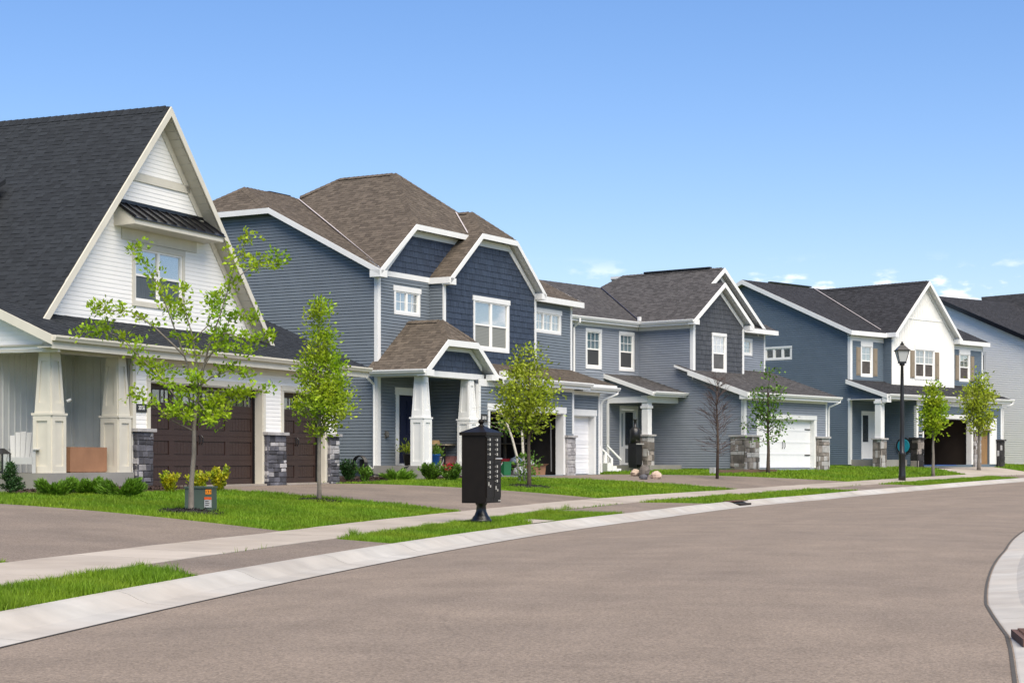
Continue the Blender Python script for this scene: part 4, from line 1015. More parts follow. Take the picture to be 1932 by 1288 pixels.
h4.box('eave_return', trimw, 2.66, 2.95, -.86, -.3, 7.36, 7.58); h4.box('eave_return', trimw, 8.62, 8.95, -.86, -.3, 7.30, 7.55)
corner(h4, trimw, 0, 0, 5.1, 7.3, .14, .12); corner(h4, trimw, 0, 0, 1.1, 4.3, .12, .10); h4.box('corner_board', trimw, 12.25, 12.39, -.035, .02, 5.2, 7.3)
l4 = lambda v: 4.44 + .33 * (v + 2.32)
h4.roof([(-.35, -2.32, l4(-2.32)), (11.35, -2.32, l4(-2.32)), (11.35, .01, l4(.01)), (-.35, .01, l4(.01))], roof4, under=trimw)
h4.gutter(-.3, 11.45, -2.33, 4.33, trimw); h4.box('fascia', trimw, -.35, 11.35, -2.325, -2.30, 4.22, 4.43); h4.box('porch_ceiling', trimw, -.3, 11.3, -2.30, -.02, 4.21, 4.235)
srake(h4, trimw, [(-2.34, l4(-2.34) - .005), (0, l4(0) - .005)], -.365, .20)
h4.wall('s', 0, [(-2.1, 4.2), (-.01, 4.2), (-.01, l4(0) - .12), (-2.1, l4(-2.1) - .12)], (), blue4)
h4.box('eave_return', trimw, -.37, -.02, -2.32, -2.05, 4.05, 4.3)
G4 = -2.0; O4 = (3.31, 7.84, 1.08, 3.38)
h4.wall('f', G4, [(2.69, .95), (10.8, .95), (10.8, 4.22), (2.69, 4.22)], [O4, (8.73, 9.60, 1.1, 2.86)], blue4, th=.25, sid_clip=(1.1, 4.0), z0=1.1, skip=[(3.2, 7.95, .5, 3.58), (8.6, 10.3, 1.0, 3.45)])
h4.opening_trim('f', G4, *O4, .11, .2, trimw, depth=.28); h4.box('frieze_board', trimw, 2.69, 10.83, G4 - .04, G4 - .001, 3.98, 4.2)
h4.box('panel_board', trimw, 8.05, 8.72, G4 - .03, G4 - .002, 2.5, 3.45); h4.box('panel_board', trimw, 9.61, 10.3, G4 - .03, G4 - .002, 1.1, 3.45); h4.box('panel_board', trimw, 8.72, 9.61, G4 - .03, G4 - .002, 2.87, 3.45)
h4.box('side_door', mat('tan_wood', (.24, .14, .06), .6, .2, 3, stretch=(6, 6, .5)), 8.75, 9.58, G4 + .10, G4 + .14, 1.1, 2.85); h4.box('door_hood', mat('olive_trim', (.30, .27, .17), .6), 8.65, 9.75, G4 - .12, G4 - .03, 2.84, 2.93)
h4.wall('s', 2.69, [(G4 + .02, .95), (0, .95), (0, 4.22), (G4 + .02, 4.22)], (), blue4, z0=1.1)
h4.box('corner_board', trimw, 2.66, 2.82, G4 - .035, G4 + .12, 2.4, 3.98); h4.box('corner_board', trimw, 10.7, 10.83, G4 - .035, G4 + .02, 2.4, 3.98)
h4.wall('r', 10.8, [(G4 + .02, .95), (0, .95), (0, 4.22), (G4 + .02, 4.22)], (), blue4, siding='none')
stk = mat('black_ledgestone', (.022, .02, .02), .85, .5, 4, bump=1, bscale=20, rnd=.5)
h4.pier(2.62, 3.19, G4 - .14, G4 + .3, .9, 2.33, stoneb, mats=(.5, stk), rowh=(.2, .4), cap=stk); h4.pier(7.97, 8.6, G4 - .14, G4, .9, 2.75, stoneb, mats=(.55, stonel), rowh=(.12, .3)); h4.pier(10.25, 10.95, G4 - .14, G4, .9, 2.3, stk, mats=(.1, stonel), rowh=(.2, .4), cap=stk)
h4.pier(-.45, .05, -2.05, -1.55, .9, 2.28, stoneb, mats=(.35, stonecap), rowh=(.2, .4))
h4.box('column', trimw, -.36, -.04, -1.96, -1.64, 2.35, 4.2); h4.box('column_cap', trimw, -.40, 0, -2.0, -1.6, 4.0, 4.12)
h4.box('porch_slab', found, .05, 2.66, -1.5, -.02, .8, 1.33)
h4.opening_trim('f', 0, 1.02, 2.3, 1.36, 3.6, .1, .1, trimw, depth=.1)
dr = h4.box('front_door', trimw, 1.04, 1.72, .05, .09, 1.38, 3.58); h4.box('pane', glass, 1.12, 1.62, .03, .036, 2.2, 3.5, dr); h4.box('dark_backing', mat('brown_backing', (.05, .042, .036), .8), 1.12, 1.62, .042, .048, 2.2, 3.5, dr)  # dark brown sheet behind the door pane
h4.box('sidelight', trimw, 1.73, 2.27, .05, .09, 1.38, 3.58)
h4.downspout([(-.2, -2.38, 4.33), (-.2, -2.38, 4.25), (-.3, -2.1, 4.02), (-.3, -2.0, 3.95)], trimw, .05); h4.downspout([(11.3, -2.38, 4.33), (11.3, -2.38, 4.22), (10.9, -2.06, 4.0), (10.88, -2.04, 1.1)], trimw, .05)
h4.done(MB().poly([(2.9, G4 + .25, 1.075), (8.3, G4 + .25, 1.075), (8.3, 4, 1.075), (2.9, 4, 1.075)]), 'garage_floor', found)
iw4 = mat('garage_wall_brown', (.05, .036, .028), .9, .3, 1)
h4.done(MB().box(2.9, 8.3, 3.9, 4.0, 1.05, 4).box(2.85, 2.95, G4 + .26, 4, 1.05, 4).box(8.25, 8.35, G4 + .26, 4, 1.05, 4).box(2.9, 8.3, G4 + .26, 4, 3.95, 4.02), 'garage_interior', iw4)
pl = h4.box('number_plate', metalblk, 2.83, 3.17, G4 - .043, G4 - .018, 2.52, 2.72)
for q in (2.87, 2.94, 3.01, 3.08): h4.box('numeral', trimw, q, q + .045, G4 - .047, G4 - .0435, 2.58, 2.66, pl)

# ================================================================ house 5: white one at the right edge
h5 = House('white_end_house', 51, 1853, 33.5, 1.1, 'white lap-sided house with black rake boards at the right edge of the picture')
h5.lap = 1.9; white5 = mat('bright_white_vinyl', (.86, .855, .83), .5, .02, 2)
r5 = lambda v: 8.15 + .425 * (v + 3.0)
h5.wall('s', 0, [(-6, .95), (9, .95), (9, r5(3.2) - 2.4), (3.2, r5(3.2) - .1), (-6, r5(-6) - .1)], [(-.16, .26, 6.35, 7.25)], white5, z0=1.1, skip=[(-.28, .38, 6.2, 7.4)])
h5.window('s', 0, -.16, .26, 6.35, 7.25, trim=.09, head=.1, units=1, style='fixed', cap=0, upper=dark)  # dark panel in the blind's place imitates the unlit room
h5.roof([(-.35, -6.4, r5(-6.4)), (10, -6.4, r5(-6.4)), (10, 3.2, r5(3.2)), (-.35, 3.2, r5(3.2))], roof4, under=metalblk)
h5.roof([(-.35, 3.2, r5(3.2)), (10, 3.2, r5(3.2)), (10, 10, r5(-3.6)), (-.35, 10, r5(-3.6))], roof4, under=metalblk)
srake(h5, blackm, [(-6.4, r5(-6.4) - .005), (3.2, r5(3.2) - .005), (10, r5(-3.6))], -.37, .24)
h5.roof([(5.2, -6.5, 8.3), (8.2, -6.5, 11.4), (8.2, 6, 11.4), (5.2, 3.2, 8.3)], roof4, under=metalblk)
h5.wall('f', -6, [(0, .95), (10, .95), (10, 7.0), (0, 7.0)], (), white, siding='none'); h5.wall('b', 9, [(0, .95), (10, .95), (10, 5.6), (0, 5.6)], (), white, siding='none'); h5.wall('r', 10, [(-6, .95), (9, .95), (9, 5.6), (3.2, 8), (-6, 6)], (), white, siding='none')

# ---------------------------------------------------------------- driveways and aprons
X = lambda s, d: tuple(float(q) for q in xy(s, d))
W = lambda h, u, v: tuple(h.w(u, v))[:2]
driveway('driveway', X(6.1, 2.9), X(14.3, 2.9), X(16.3, 13), X(8.2, 13))
driveway('driveway', X(24.0, 2.96), X(34.2, 2.96), W(h1, 9.25, -.13), W(h1, .35, -.13))
driveway('driveway', X(46.6, 2.96), X(58.3, 2.96), W(h2, 12.2, -1.75), W(h2, 3.6, -1.75))
driveway('driveway', X(70.5, 2.96), X(78.0, 2.96), W(h4, 9.8, -2.1), W(h4, 3.3, -2.1), m=concrete)
apron(5.6, 12.6, 6.4, 12.9); apron(27.2, 34.8, 25.6, 33.2); apron(50.5, 58.0, 49.5, 57.2); apron(70, 79, 70.5, 78)

# ---------------------------------------------------------------- vegetation kit
def leaves(name, C, N, L, Wd, m, parent, droop=.0, spread=None, kind=None):
    """C: leaf base points (n,3), N: leaf directions; kite-shaped folded leaves"""
    C = np.asarray(C, float); N = np.asarray(N, float); n = len(C)
    N = N / (np.linalg.norm(N, axis=1, keepdims=True) + 1e-9)
    rv = rng.normal(size=(n, 3)); S = np.cross(N, rv); S /= (np.linalg.norm(S, axis=1, keepdims=True) + 1e-9)
    U = np.cross(S, N)
    l = (L * rng.uniform(.65, 1.25, n))[:, None]; w = (Wd * rng.uniform(.7, 1.2, n))[:, None]
    A = C; B = C + N * l * .5 + S * w * .5 + U * w * .14; T = C + N * l - np.array([0, 0, 1]) * l * droop; D = C + N * l * .5 - S * w * .5 + U * w * .14
    V = np.stack([A, B, T, D], 1).reshape(-1, 3)
    i = np.arange(n) * 4
    Fc = np.stack([i, i + 1, i + 2, i, i + 2, i + 3], 1).reshape(-1, 3)
    me = bpy.data.meshes.new(name); me.vertices.add(len(V)); me.vertices.foreach_set('co', V.ravel())
    me.loops.add(Fc.size); me.loops.foreach_set('vertex_index', Fc.ravel().astype(np.int32))
    me.polygons.add(len(Fc)); me.polygons.foreach_set('loop_start', np.arange(0, Fc.size, 3, dtype=np.int32)); me.polygons.foreach_set('loop_total', np.full(len(Fc), 3, dtype=np.int32))
    me.materials.append(m); me.update(calc_edges=True)
    return tag(link(bpy.data.objects.new(name, me), parent), kind=kind)
def gat(px, t): x = (px - CX) / F * t; return Vector((x, t, gz(x, t)))
def clump_pts(centers, per, rad, up=.35):
    C = []; N = []
    for c in centers:
        k = max(2, int(rng.normal(per, per * .3)))
        off = rng.normal(size=(k, 3)) * rad * .5; off[:, 2] *= .75
        C.append(np.asarray(c) + off); d = off / rad + rng.normal(size=(k, 3)) * .55; d[:, 2] += up; N.append(d)
    return np.concatenate(C), np.concatenate(N)
def wob(pts, amp):
    return [Vector(p) + Vector((R(-amp, amp), R(-amp, amp), R(-amp, amp) * .5)) * (0 if i in (0,) else 1) for i, p in enumerate(pts)]
def dense(pts, rad, sub=3):
    P = [Vector(p) for p in pts]; out = []; rr = []
    for i in range(len(P) - 1):
        for k in range(sub): t = k / sub; out.append(P[i].lerp(P[i + 1], t)); rr.append(rad[i] + (rad[i + 1] - rad[i]) * t)
    out.append(P[-1]); rr.append(rad[-1]); return out, rr

def ring(root, r, m, amp=.05):
    """mulch ring: a low mound with ragged rim and loose chips"""
    mb = MB(); n = 26; base = root.location
    V = [(0, 0, amp + .02)]
    for k, f in ((1, .45), (2, .8), (3, 1.0)):
        for j in range(n):
            a = 2 * math.pi * j / n; q = r * f * R(.85, 1.12); x, y = q * math.cos(a), q * math.sin(a)
            V.append((x, y, gz(base.x + x, base.y + y) - base.z + (amp * (1.15 - f) + R(0, .025) if k < 3 else -.02)))
    mb.v = V; mb.f = [(0, 1 + j, 1 + (j + 1) % n) for j in range(n)] + [(1 + k * n + j, 1 + (k + 1) * n + j, 1 + (k + 1) * n + (j + 1) % n, 1 + k * n + (j + 1) % n) for k in range(2) for j in range(n)]
    o = mb.build('mulch_ring', m, root)
    C = []; N = []
    for _ in range(420):
        a, q = R(0, 6.28), r * 1.03 * math.sqrt(random.random()); x, y = q * math.cos(a), q * math.sin(a)
        C.append((x, y, gz(base.x + x, base.y + y) - base.z + amp * (1.1 - q / r) + .005)); N.append((R(-1, 1), R(-1, 1), R(-.1, .5)))
    leaves('mulch_chips', C, N, .07, .022, m, o, kind='stuff')

def px_tree(name, label, base, trunk, branches, m, bm, tr=.05, leaf=(.075, .05), per=10, depth=.55, crad=.16, ringr=.5, group='young street trees', step=.16, start=.35, ringm=None, depth0=None):
    """tree whose limbs follow pixel polylines of the photograph, swung out in depth so that it is round"""
    b = gpx(*base) if depth0 is None else gat(base[0], depth0); root = empty(name, b, label=label, cat='tree', group=group); t = b.y
    def w(p, dy): return Vector(((p[0] - CX) / F * t - b.x, dy, CAMZ - (p[1] - YH) / F * t - b.z))
    mb = MB(); tp = [w(p, 0) for p in trunk]; tp[0].z = -.08
    rr = [tr * (1 - .45 * i / (len(tp) - 1)) for i in range(len(tp))]; rr[0] *= 1.25
    P, r_ = dense(tp, rr); mb.tube(P, r_, 9)
    tw = MB(); cent = []
    for bi, br in enumerate(branches):
        dy = R(.3, 1) * depth * (1 if bi % 2 else -1); n = len(br)
        pts = [w(p, dy * (i / (n - 1)) ** .8) for i, p in enumerate(br)]
        r0 = tr * (.42 if n > 4 else .3); P, r_ = dense(wob(pts, .02), [r0 * (1 - .85 * i / (n - 1)) for i in range(n)], 3)
        tw.tube(P, r_, 5, False)
        Ltot = sum((P[i + 1] - P[i]).length for i in range(len(P) - 1)); acc = 0; nxt = Ltot * start
        for i in range(len(P) - 1):
            acc += (P[i + 1] - P[i]).length
            if acc >= nxt:
                c = P[i + 1]; k = 1 + int(random.random() < .75)
                for _ in range(k):
                    e = c + Vector((R(-1, 1), R(-1, 1), R(-.4, .8))) * crad * 1.5
                    tw.tube([c, (c + e) / 2 + Vector((0, 0, .02)), e], [.006, .004, .002], 3, False); cent.append(e)
                cent.append(c); nxt = acc + step
        cent.append(P[-1])
    mb.build('trunk', bm, root, True); tw.build('branches', bm, root, True, kind='stuff')
    C, N = clump_pts(cent, per, crad)
    leaves('crown', C, N, leaf[0], leaf[1], m, root, kind='stuff')
    if ringr: ring(root, ringr, ringm or mulchd)
    return root

def env_tree(name, label, base, ytrunk, prof, m, bm, tr=.045, leaf=(.08, .055), nclump=170, per=14, crad=.2, ringr=.45, lean=0, group='young street trees', ringm=None, fill=.55, depth0=None):
    """tree with a leader; prof = [(pixel row, half width in pixels, centre shift)] is the crown's outline, foliage in clumps on many limbs"""
    b = gpx(*base) if depth0 is None else gat(base[0], depth0); root = empty(name, b, label=label, cat='tree', group=group); t = b.y
    zz = lambda y: CAMZ - (y - YH) / F * t - b.z
    rows = sorted([(zz(y), hw * t / F, cx * t / F) for y, hw, cx in prof]); Z = [r[0] for r in rows]
    z0, z1 = Z[0], Z[-1]; H = z1
    mb = MB(); n = 12
    tp = [Vector((lean * (k / n) + (R(-.015, .015) if k else 0), R(-.015, .015) if k else 0, -.08 + (H * .96 + .08) * k / n)) for k in range(n + 1)]
    mb.tube(tp, [tr * (1.2 if k == 0 else 1 - .9 * k / n) for k in range(n + 1)], 9); mb.build('trunk', bm, root, True)
    tw = MB(); cent = []
    wts = np.array([max(.02, np.interp(z, Z, [r[1] for r in rows])) for z in np.linspace(z0, z1, 60)]); cum = np.cumsum(wts ** 1.5) / np.sum(wts ** 1.5)
    for k in range(nclump):
        z = float(np.interp(random.random(), cum, np.linspace(z0, z1, 60)))
        hw = float(np.interp(z, Z, [r[1] for r in rows])); cx = float(np.interp(z, Z, [r[2] for r in rows]))
        hw *= .82 + .30 * math.sin(z * 5.1 + 1.3) * math.sin(z * 2.3) * .6 + R(-.1, .12)
        a = R(0, 2 * math.pi); q = max(.03, hw - crad * .35) * (fill + (1 - fill) * random.random() ** .5 if random.random() < .8 else random.random())
        c = Vector((cx + lean * z / H + q * math.cos(a), q * math.sin(a), z)); cent.append(c)
        if k % 2 == 0:
            s_ = Vector((lean * z / H, 0, max(z0 * .9, z - q * 1.1)))
            tw.tube([s_, s_.lerp(c, .55) + Vector((0, 0, -.04)), c], [tr * .22, tr * .14, .003], 4, False)
    tw.build('branches', bm, root, True, kind='stuff')
    C, N = clump_pts(cent, per, crad)
    leaves('crown', C, N, leaf[0], leaf[1], m, root, kind='stuff')
    if ringr: ring(root, ringr, ringm or mulchd)
    return root

def shrub(name, label, base, wpx, hpx, m, cat='shrub', n=900, leaf=(.06, .035), style='round', group='foundation shrubs', flower=None, pos=None):
    b = gpx(*base) if pos is None else pos; t = b.y; w = wpx * t / F / 2; hh = hpx * t / F
    root = empty(name, b, label=label, cat=cat, group=group)
    st = MB(); C = []; N = []
    k = 22 if style != 'cone' else 30
    for i in range(k):
        a = R(0, 6.28)
        if style == 'spread': tip = Vector((math.cos(a) * w * R(.6, 1.05), math.sin(a) * w * .7 * R(.5, 1), hh * R(.25, .82)))
        elif style == 'cone': f = random.random(); tip = Vector((math.cos(a) * w * (1 - f) * R(.7, 1.05), math.sin(a) * w * (1 - f) * R(.7, 1.05), hh * (.08 + .92 * f)))
        elif style == 'upright': tip = Vector((math.cos(a) * w * R(.2, 1), math.sin(a) * w * R(.2, 1), hh * R(.6, 1.08)))
        else: tip = Vector((math.cos(a) * w * R(.5, 1), math.sin(a) * w * R(.5, 1), hh * R(.35, 1)))
        s0 = Vector((tip.x * .12, tip.y * .12, tip.z * (.6 if style == 'cone' else -.02)))
        mid = s0.lerp(tip, .5) + Vector((0, 0, .06 * hh)); st.tube([s0, mid, tip], [.008, .006, .002], 4, False)
        for _ in range(n // k):
            f = R(.12, 1.03); p = s0.lerp(mid, f * 2) if f < .5 else mid.lerp(tip, f * 2 - 1)
            d = (tip - s0).normalized()
            p = p + Vector((R(-1, 1), R(-1, 1), R(-.7, 1))) * (.06 if style == 'spread' else .05)
            C.append(p); N.append(d * (1.5 if style == 'spread' else .5) + Vector((R(-1, 1), R(-1, 1), R(-.2, 1))) * .7)
    st.build('stems', barkd, root, kind='stuff'); leaves('foliage', C, N, leaf[0], leaf[1], m, root, kind='stuff')
    if flower:
        for _ in range(flower[1]):
            a = R(0, 6.28); c = Vector((math.cos(a) * w * R(.2, .9), math.sin(a) * w * R(.2, .9) - w * .3, hh * R(.75, 1.1)))
            fc = [c + Vector((R(-.05, .05), R(-.05, .05), R(-.04, .04))) for _ in range(16)]
            leaves('blossom', fc, [Vector((R(-1, 1), R(-1, 1), R(0, 1))) for _ in fc], .06, .05, flower[0], root, kind='stuff')
    return root

# ---------------------------------------------------------------- the street trees
T1 = [[(378,735),(388,690),(400,640),(418,600),(432,555),(447,510),(468,472),(478,448)], [(440,530),(465,505),(492,498),(520,490)], [(375,745),(372,690),(365,640),(352,590),(345,545)],
      [(368,742),(352,690),(338,648),(317,600),(295,537),(268,500),(246,465)], [(349,672),(335,655),(295,618),(250,590),(205,588),(188,590)], [(358,794),(340,760),(295,705),(259,672),(227,636),(190,620),(160,625)],
      [(364,812),(331,794),(300,765),(262,742)], [(372,740),(394,735),(430,740),(470,735),(500,733)], [(376,728),(400,712),(430,700),(460,702),(475,712)], [(376,708),(394,672),(412,636),(430,600),(452,590),(478,598)],
      [(372,760),(352,745),(335,728),(318,722)], [(374,752),(395,760),(425,755),(448,742)], [(400,640),(430,628),(462,640),(490,640),(510,632)], [(365,640),(388,612),(396,575),(392,555)], [(385,680),(410,660),(440,655),(475,668)],
      [(366,780),(380,772),(398,775),(405,765)], [(366,785),(350,780),(338,770)], [(355,690),(330,690),(300,700),(285,690)], [(372,755),(392,772),(412,785),(428,780)], [(370,770),(386,790),(400,800)], [(374,740),(380,718),(372,700)], [(370,765),(356,772),(344,790)], [(376,735),(398,745),(410,762)]]
px_tree('maple_tree', 'sparse wide-branching young tree beside the green utility box', (360, 967), [(360, 967), (361, 910), (366, 855), (366, 805), (371, 765), (377, 736)], T1, leafA, bark, tr=.047, per=19, leaf=(.085, .052), crad=.11, ringr=.58)
env_tree('hornbeam_tree', 'dense tapering bright green tree in front of the narrow brown garage door', (602, 945), 815, [(822, 10, 0), (800, 36, 6), (770, 55, 5), (735, 58, 4), (705, 50, 4), (675, 43, 4), (650, 34, 2), (630, 26, 0), (612, 13, -2), (604, 6, -2), (592, 15, 0), (578, 20, 1), (569, 12, 3)], leafB, bark, tr=.05, nclump=165, per=36, leaf=(.088, .05), crad=.22, fill=.6)
env_tree('ginkgo_tree', 'yellow-green cone-shaped tree before the open garage of the slate blue house', (998, 918), 800, [(812, 22, -2), (790, 44, -8), (765, 66, -6), (742, 64, -4), (718, 52, -2), (695, 40, 0), (672, 24, 0), (648, 7, 0)], leafC, barkd, tr=.065, nclump=110, per=34, leaf=(.115, .07), crad=.30, ringr=.75, fill=.6)
b = gpx(1353, 903); root = empty('bare_tree', b, label='leafless young tree with thin reddish twigs on the lawn', cat='tree', group='young street trees'); t = b.y; Hh = (903 - 712) / F * t
mb = MB().tube([(0, 0, -.05), (.03, 0, Hh * .35), (-.01, .02, Hh * .7), (0, 0, Hh)], [.062, .048, .025, .008], 8); mb.build('trunk', barkd, root, True)
tw = MB()
for k in range(120):
    z = Hh * R(.22, .97); a = R(0, 6.28); ln = (1 - z / Hh) * 1.15 * R(.4, 1) + .2; d = Vector((math.cos(a), math.sin(a), R(.25, 1.0))).normalized() if z > Hh * .38 else Vector((math.cos(a), math.sin(a), R(-.15, .3))).normalized()
    p = Vector((0, 0, z)); q = p + d * ln * .5 + Vector((0, 0, .04)); e = p + d * ln + Vector((0, 0, .1)); tw.tube([p, q, e], [.010, .006, .003], 4, False)
    for _ in range(4): f = q.lerp(e, random.random()); tw.tube([f, f + (d + Vector((R(-1, 1), R(-1, 1), R(0, .8))) * .7) * .22], [.006, .003], 3, False)
tw.build('branches', mat('red_twig', (.07, .048, .042), .9), root, kind='stuff')
T5 = [[(1449, 770), (1447, 740), (1450, 718), (1448, 704)], [(1449, 800), (1440, 780), (1432, 760), (1430, 742)], [(1449, 800), (1458, 780), (1466, 762), (1470, 745)], [(1449, 815), (1436, 808), (1420, 806), (1411, 803)], [(1449, 815), (1462, 804), (1476, 800), (1482, 796)],
      [(1449, 825), (1462, 822), (1474, 818), (1480, 806)], [(1449, 830), (1440, 832), (1430, 834)], [(1449, 785), (1440, 765), (1444, 745)], [(1449, 785), (1458, 765), (1456, 740)], [(1449, 795), (1436, 790), (1430, 778)], [(1449, 810), (1462, 796), (1460, 780)], [(1449, 806), (1440, 796), (1434, 784), (1436, 770)]]
px_tree('oak_sapling', 'thin dark-stemmed sapling with loose mid-green leaves before the white garage door', (1449, 881), [(1449, 881), (1450, 850), (1449, 820), (1449, 790), (1450, 740)], T5, leafD, barkd, tr=.07, leaf=(.14, .09), per=9, depth=.7, crad=.22, ringr=0, step=.28, start=.2, depth0=70.5)
env_tree('linden_tree', 'small bright lime-green tree near the street lamp', (1761, 895), 817, [(818, 10, 0), (800, 27, 0), (780, 26, -2), (762, 24, 0), (745, 14, 0), (730, 9, 0), (715, 4, 0)], leafB, bark, tr=.075, nclump=120, per=20, leaf=(.15, .10), crad=.32, ringr=0, depth0=76)
env_tree('red_tipped_maple', 'olive green tree with reddish top by the right garage pier', (1847, 881), 812, [(815, 14, 0), (795, 34, 2), (775, 38, 2), (752, 38, 0), (735, 24, -4), (720, 14, -2), (706, 4, 6)], leafC, bark, tr=.09, nclump=130, per=20, leaf=(.16, .10), crad=.38, ringr=0, depth0=84.5)
# clump birch beside the ginkgo
b = gpx(986, 908); root = empty('birch_clump', b, label='thin white-barked birch stems with sparse leaves beside the yellow-green tree', cat='tree', group='young street trees'); t = b.y
ww = lambda p, dy=0: ((p[0] - CX) / F * t - b.x, dy, CAMZ - (p[1] - YH) / F * t - b.z)
for st in ([(981, 910), (975, 860), (966, 825), (955, 795), (943, 772), (938, 762)], [(990, 910), (987, 860), (985, 820), (983, 785), (981, 750)]):
    MB().tube([ww(p) for p in st], [.05, .045, .04, .033, .026, .018][:len(st)], 6).build('stem', barkw, root, True)
tw = MB(); cc = []
for k in range(34):
    p = Vector(ww((R(940, 985), R(770, 815)))); e = p + Vector((R(-1.2, .9), R(-.6, .6), R(-.1, .6))); tw.tube([p, p.lerp(e, .5) + Vector((0, 0, .08)), e], [.008, .006, .003], 3, False)
tw.build('twigs', bark, root, kind='stuff')
for k in range(16): cc.append(ww((R(980, 1003), R(862, 905)), R(-.3, .3)))
for k in range(5): cc.append(ww((R(950, 962), R(790, 812)), R(-.2, .2)))
C, N = clump_pts(cc, 16, .3); leaves('foliage', C, N, .12, .07, leafD, root, kind='stuff')

# ---------------------------------------------------------------- shrubs
def hat(h, px, v):
    rx = (px - CX) / F; o = h.o + h.v * v; d = -rx * h.u.y + h.u.x; U = (rx * o.y - o.x) / d; q = h.w(U, v); q.z = gz(q.x, q.y); return q
shrub('dwarf_spruce', 'dark pointed evergreen shrub at the far left by the porch', (20, 926), 62, 62, leafE, style='cone', n=2600, leaf=(.06, .03), pos=hat(h1, 20, -.8))
for (x, y, w, hh), lb in zip(((104, 935, 76, 33), (166, 932, 70, 31), (232, 937, 84, 35)), ('leftmost of three low spreading junipers along the porch', 'middle of three low spreading junipers along the porch', 'low spreading juniper at the garage corner pier')):
    shrub('juniper_shrub', lb, (x, y), w, hh, leafJ, style='spread', n=7000, leaf=(.085, .020))
for (x, y, w, hh), lb in zip(((320, 930, 36, 34), (374, 929, 46, 36), (413, 927, 44, 40)), ('small golden-leaved shrub left of the sparse tree', 'golden-leaved shrub right behind the sparse tree trunk', 'largest golden-leaved shrub behind the utility box')):
    shrub('golden_shrub', lb, (x, y), w, hh, leafY, style='upright', n=1500, leaf=(.075, .045))
shrub('dark_upright_shrub', 'dark upright shrub at the left wall of the slate blue house', (658, 908), 34, 36, leafE, style='upright', n=1200, leaf=(.09, .05))
shrub('bright_small_shrub', 'bright green small shrub beside the white downspout', (688, 910), 28, 28, leafD, style='upright', n=900, leaf=(.09, .05))
shrub('juniper_shrub', 'low juniper against the grey porch foundation', (748, 906), 62, 18, leafJ, style='spread', n=1700, leaf=(.16, .025))
shrub('leafy_shrub', 'rounded leafy shrub left of the rose bush at the porch', (812, 906), 44, 30, leafD, style='round', n=1600, leaf=(.11, .06))
shrub('rose_bush', 'rose bush with red blooms by the porch', (853, 907), 44, 28, leafD, style='round', n=1200, leaf=(.10, .06), flower=(red, 6))
shrub('red_flower_plant', 'small green plant with red flowers at the porch of the grey-blue house', (1192, 884), 18, 34, leafD, style='upright', n=500, leaf=(.14, .08), flower=(red, 2))

# ---------------------------------------------------------------- mulch beds
def bed(h, u0, u1, v0, v1, label, m=mulch):
    V = []; Fc = []; nu, nv = 26, 8
    for i in range(nu + 1):
        for j in range(nv + 1):
            u = u0 + (u1 - u0) * i / nu; v = v0 + (v1 - v0) * j / nv; p = h.w(u, v)
            edge = min(i, nu - i, j) == 0
            V.append((p.x + R(-.03, .03), p.y + R(-.03, .03), gz(p.x, p.y) + (-.03 if edge else .06 + R(0, .04))))
    for i in range(nu):
        for j in range(nv): a = i * (nv + 1) + j; Fc.append((a, a + nv + 1, a + nv + 2, a + 1))
    o = structure(mk('mulch_bed', V, Fc, m)); C = []; N = []
    for _ in range(int(abs((u1 - u0) * (v1 - v0)) * 330)):
        p = h.w(R(u0, u1), R(v0, v1)); C.append((p.x, p.y, gz(p.x, p.y) + .05)); N.append((R(-1, 1), R(-1, 1), R(-.1, .5)))
    leaves('mulch_chips', C, N, .09, .03, m, o, kind='stuff')
    BEDS.append([tuple(h.w(*q))[:2] for q in ((u0, v0), (u1, v0), (u1, v1), (u0, v1))])
BEDS = []
bed(h1, -4.6, .45, -1.75, -.08, ''); bed(h2, -3.2, -.26, -1.6, 1.6, ''); bed(h2, -.3, 3.2, -2.75, -1.95, '')

# ---------------------------------------------------------------- cluster mailbox
b = gpx(908, 988); mbx = empty('cluster_mailbox', (b.x, b.y, b.z + .03), math.pi / 2 - math.radians(20), label='dark bronze cluster mailbox with pyramid cap on a black pedestal', cat='mailbox')
def part(name, m, mbd, parent): return mbd.build(name, m, parent)
MB().lathe((0, 0, 0), [(.19, 0), (.19, .05), (.165, .065), (.16, .09), (.125, .13), (.095, .20), (.085, .30), (.105, .33), (.105, .36)], 20).build('pedestal', metalblk, mbx, True)
wx, dy = .385, .225; zb, zt = .355, 1.565
body = MB().box(-wx, wx, -dy, dy, zb, zt).build('cabinet', bronze, mbx)
roofp = MB(); q = lambda x, y, z: [(-x, -y, z), (x, -y, z), (x, y, z), (-x, y, z)]
roofp.hexa(q(wx + .035, dy + .035, zt), q(wx + .035, dy + .035, zt + .055)); roofp.hexa(q(wx + .03, dy + .03, zt + .055), q(.05, .04, zt + .17))
roofp.build('cap', bronze, mbx)
MB().lathe((0, 0, zt + .165), [(.06, 0), (.05, .02), (.03, .03), (.03, .045), (.048, .06), (.058, .085), (.048, .115), (.02, .13)], 14).build('finial', bronze, mbx, True)
alu = mat('brushed_aluminium', (.62, .60, .55), .35, .1, metal=.5)
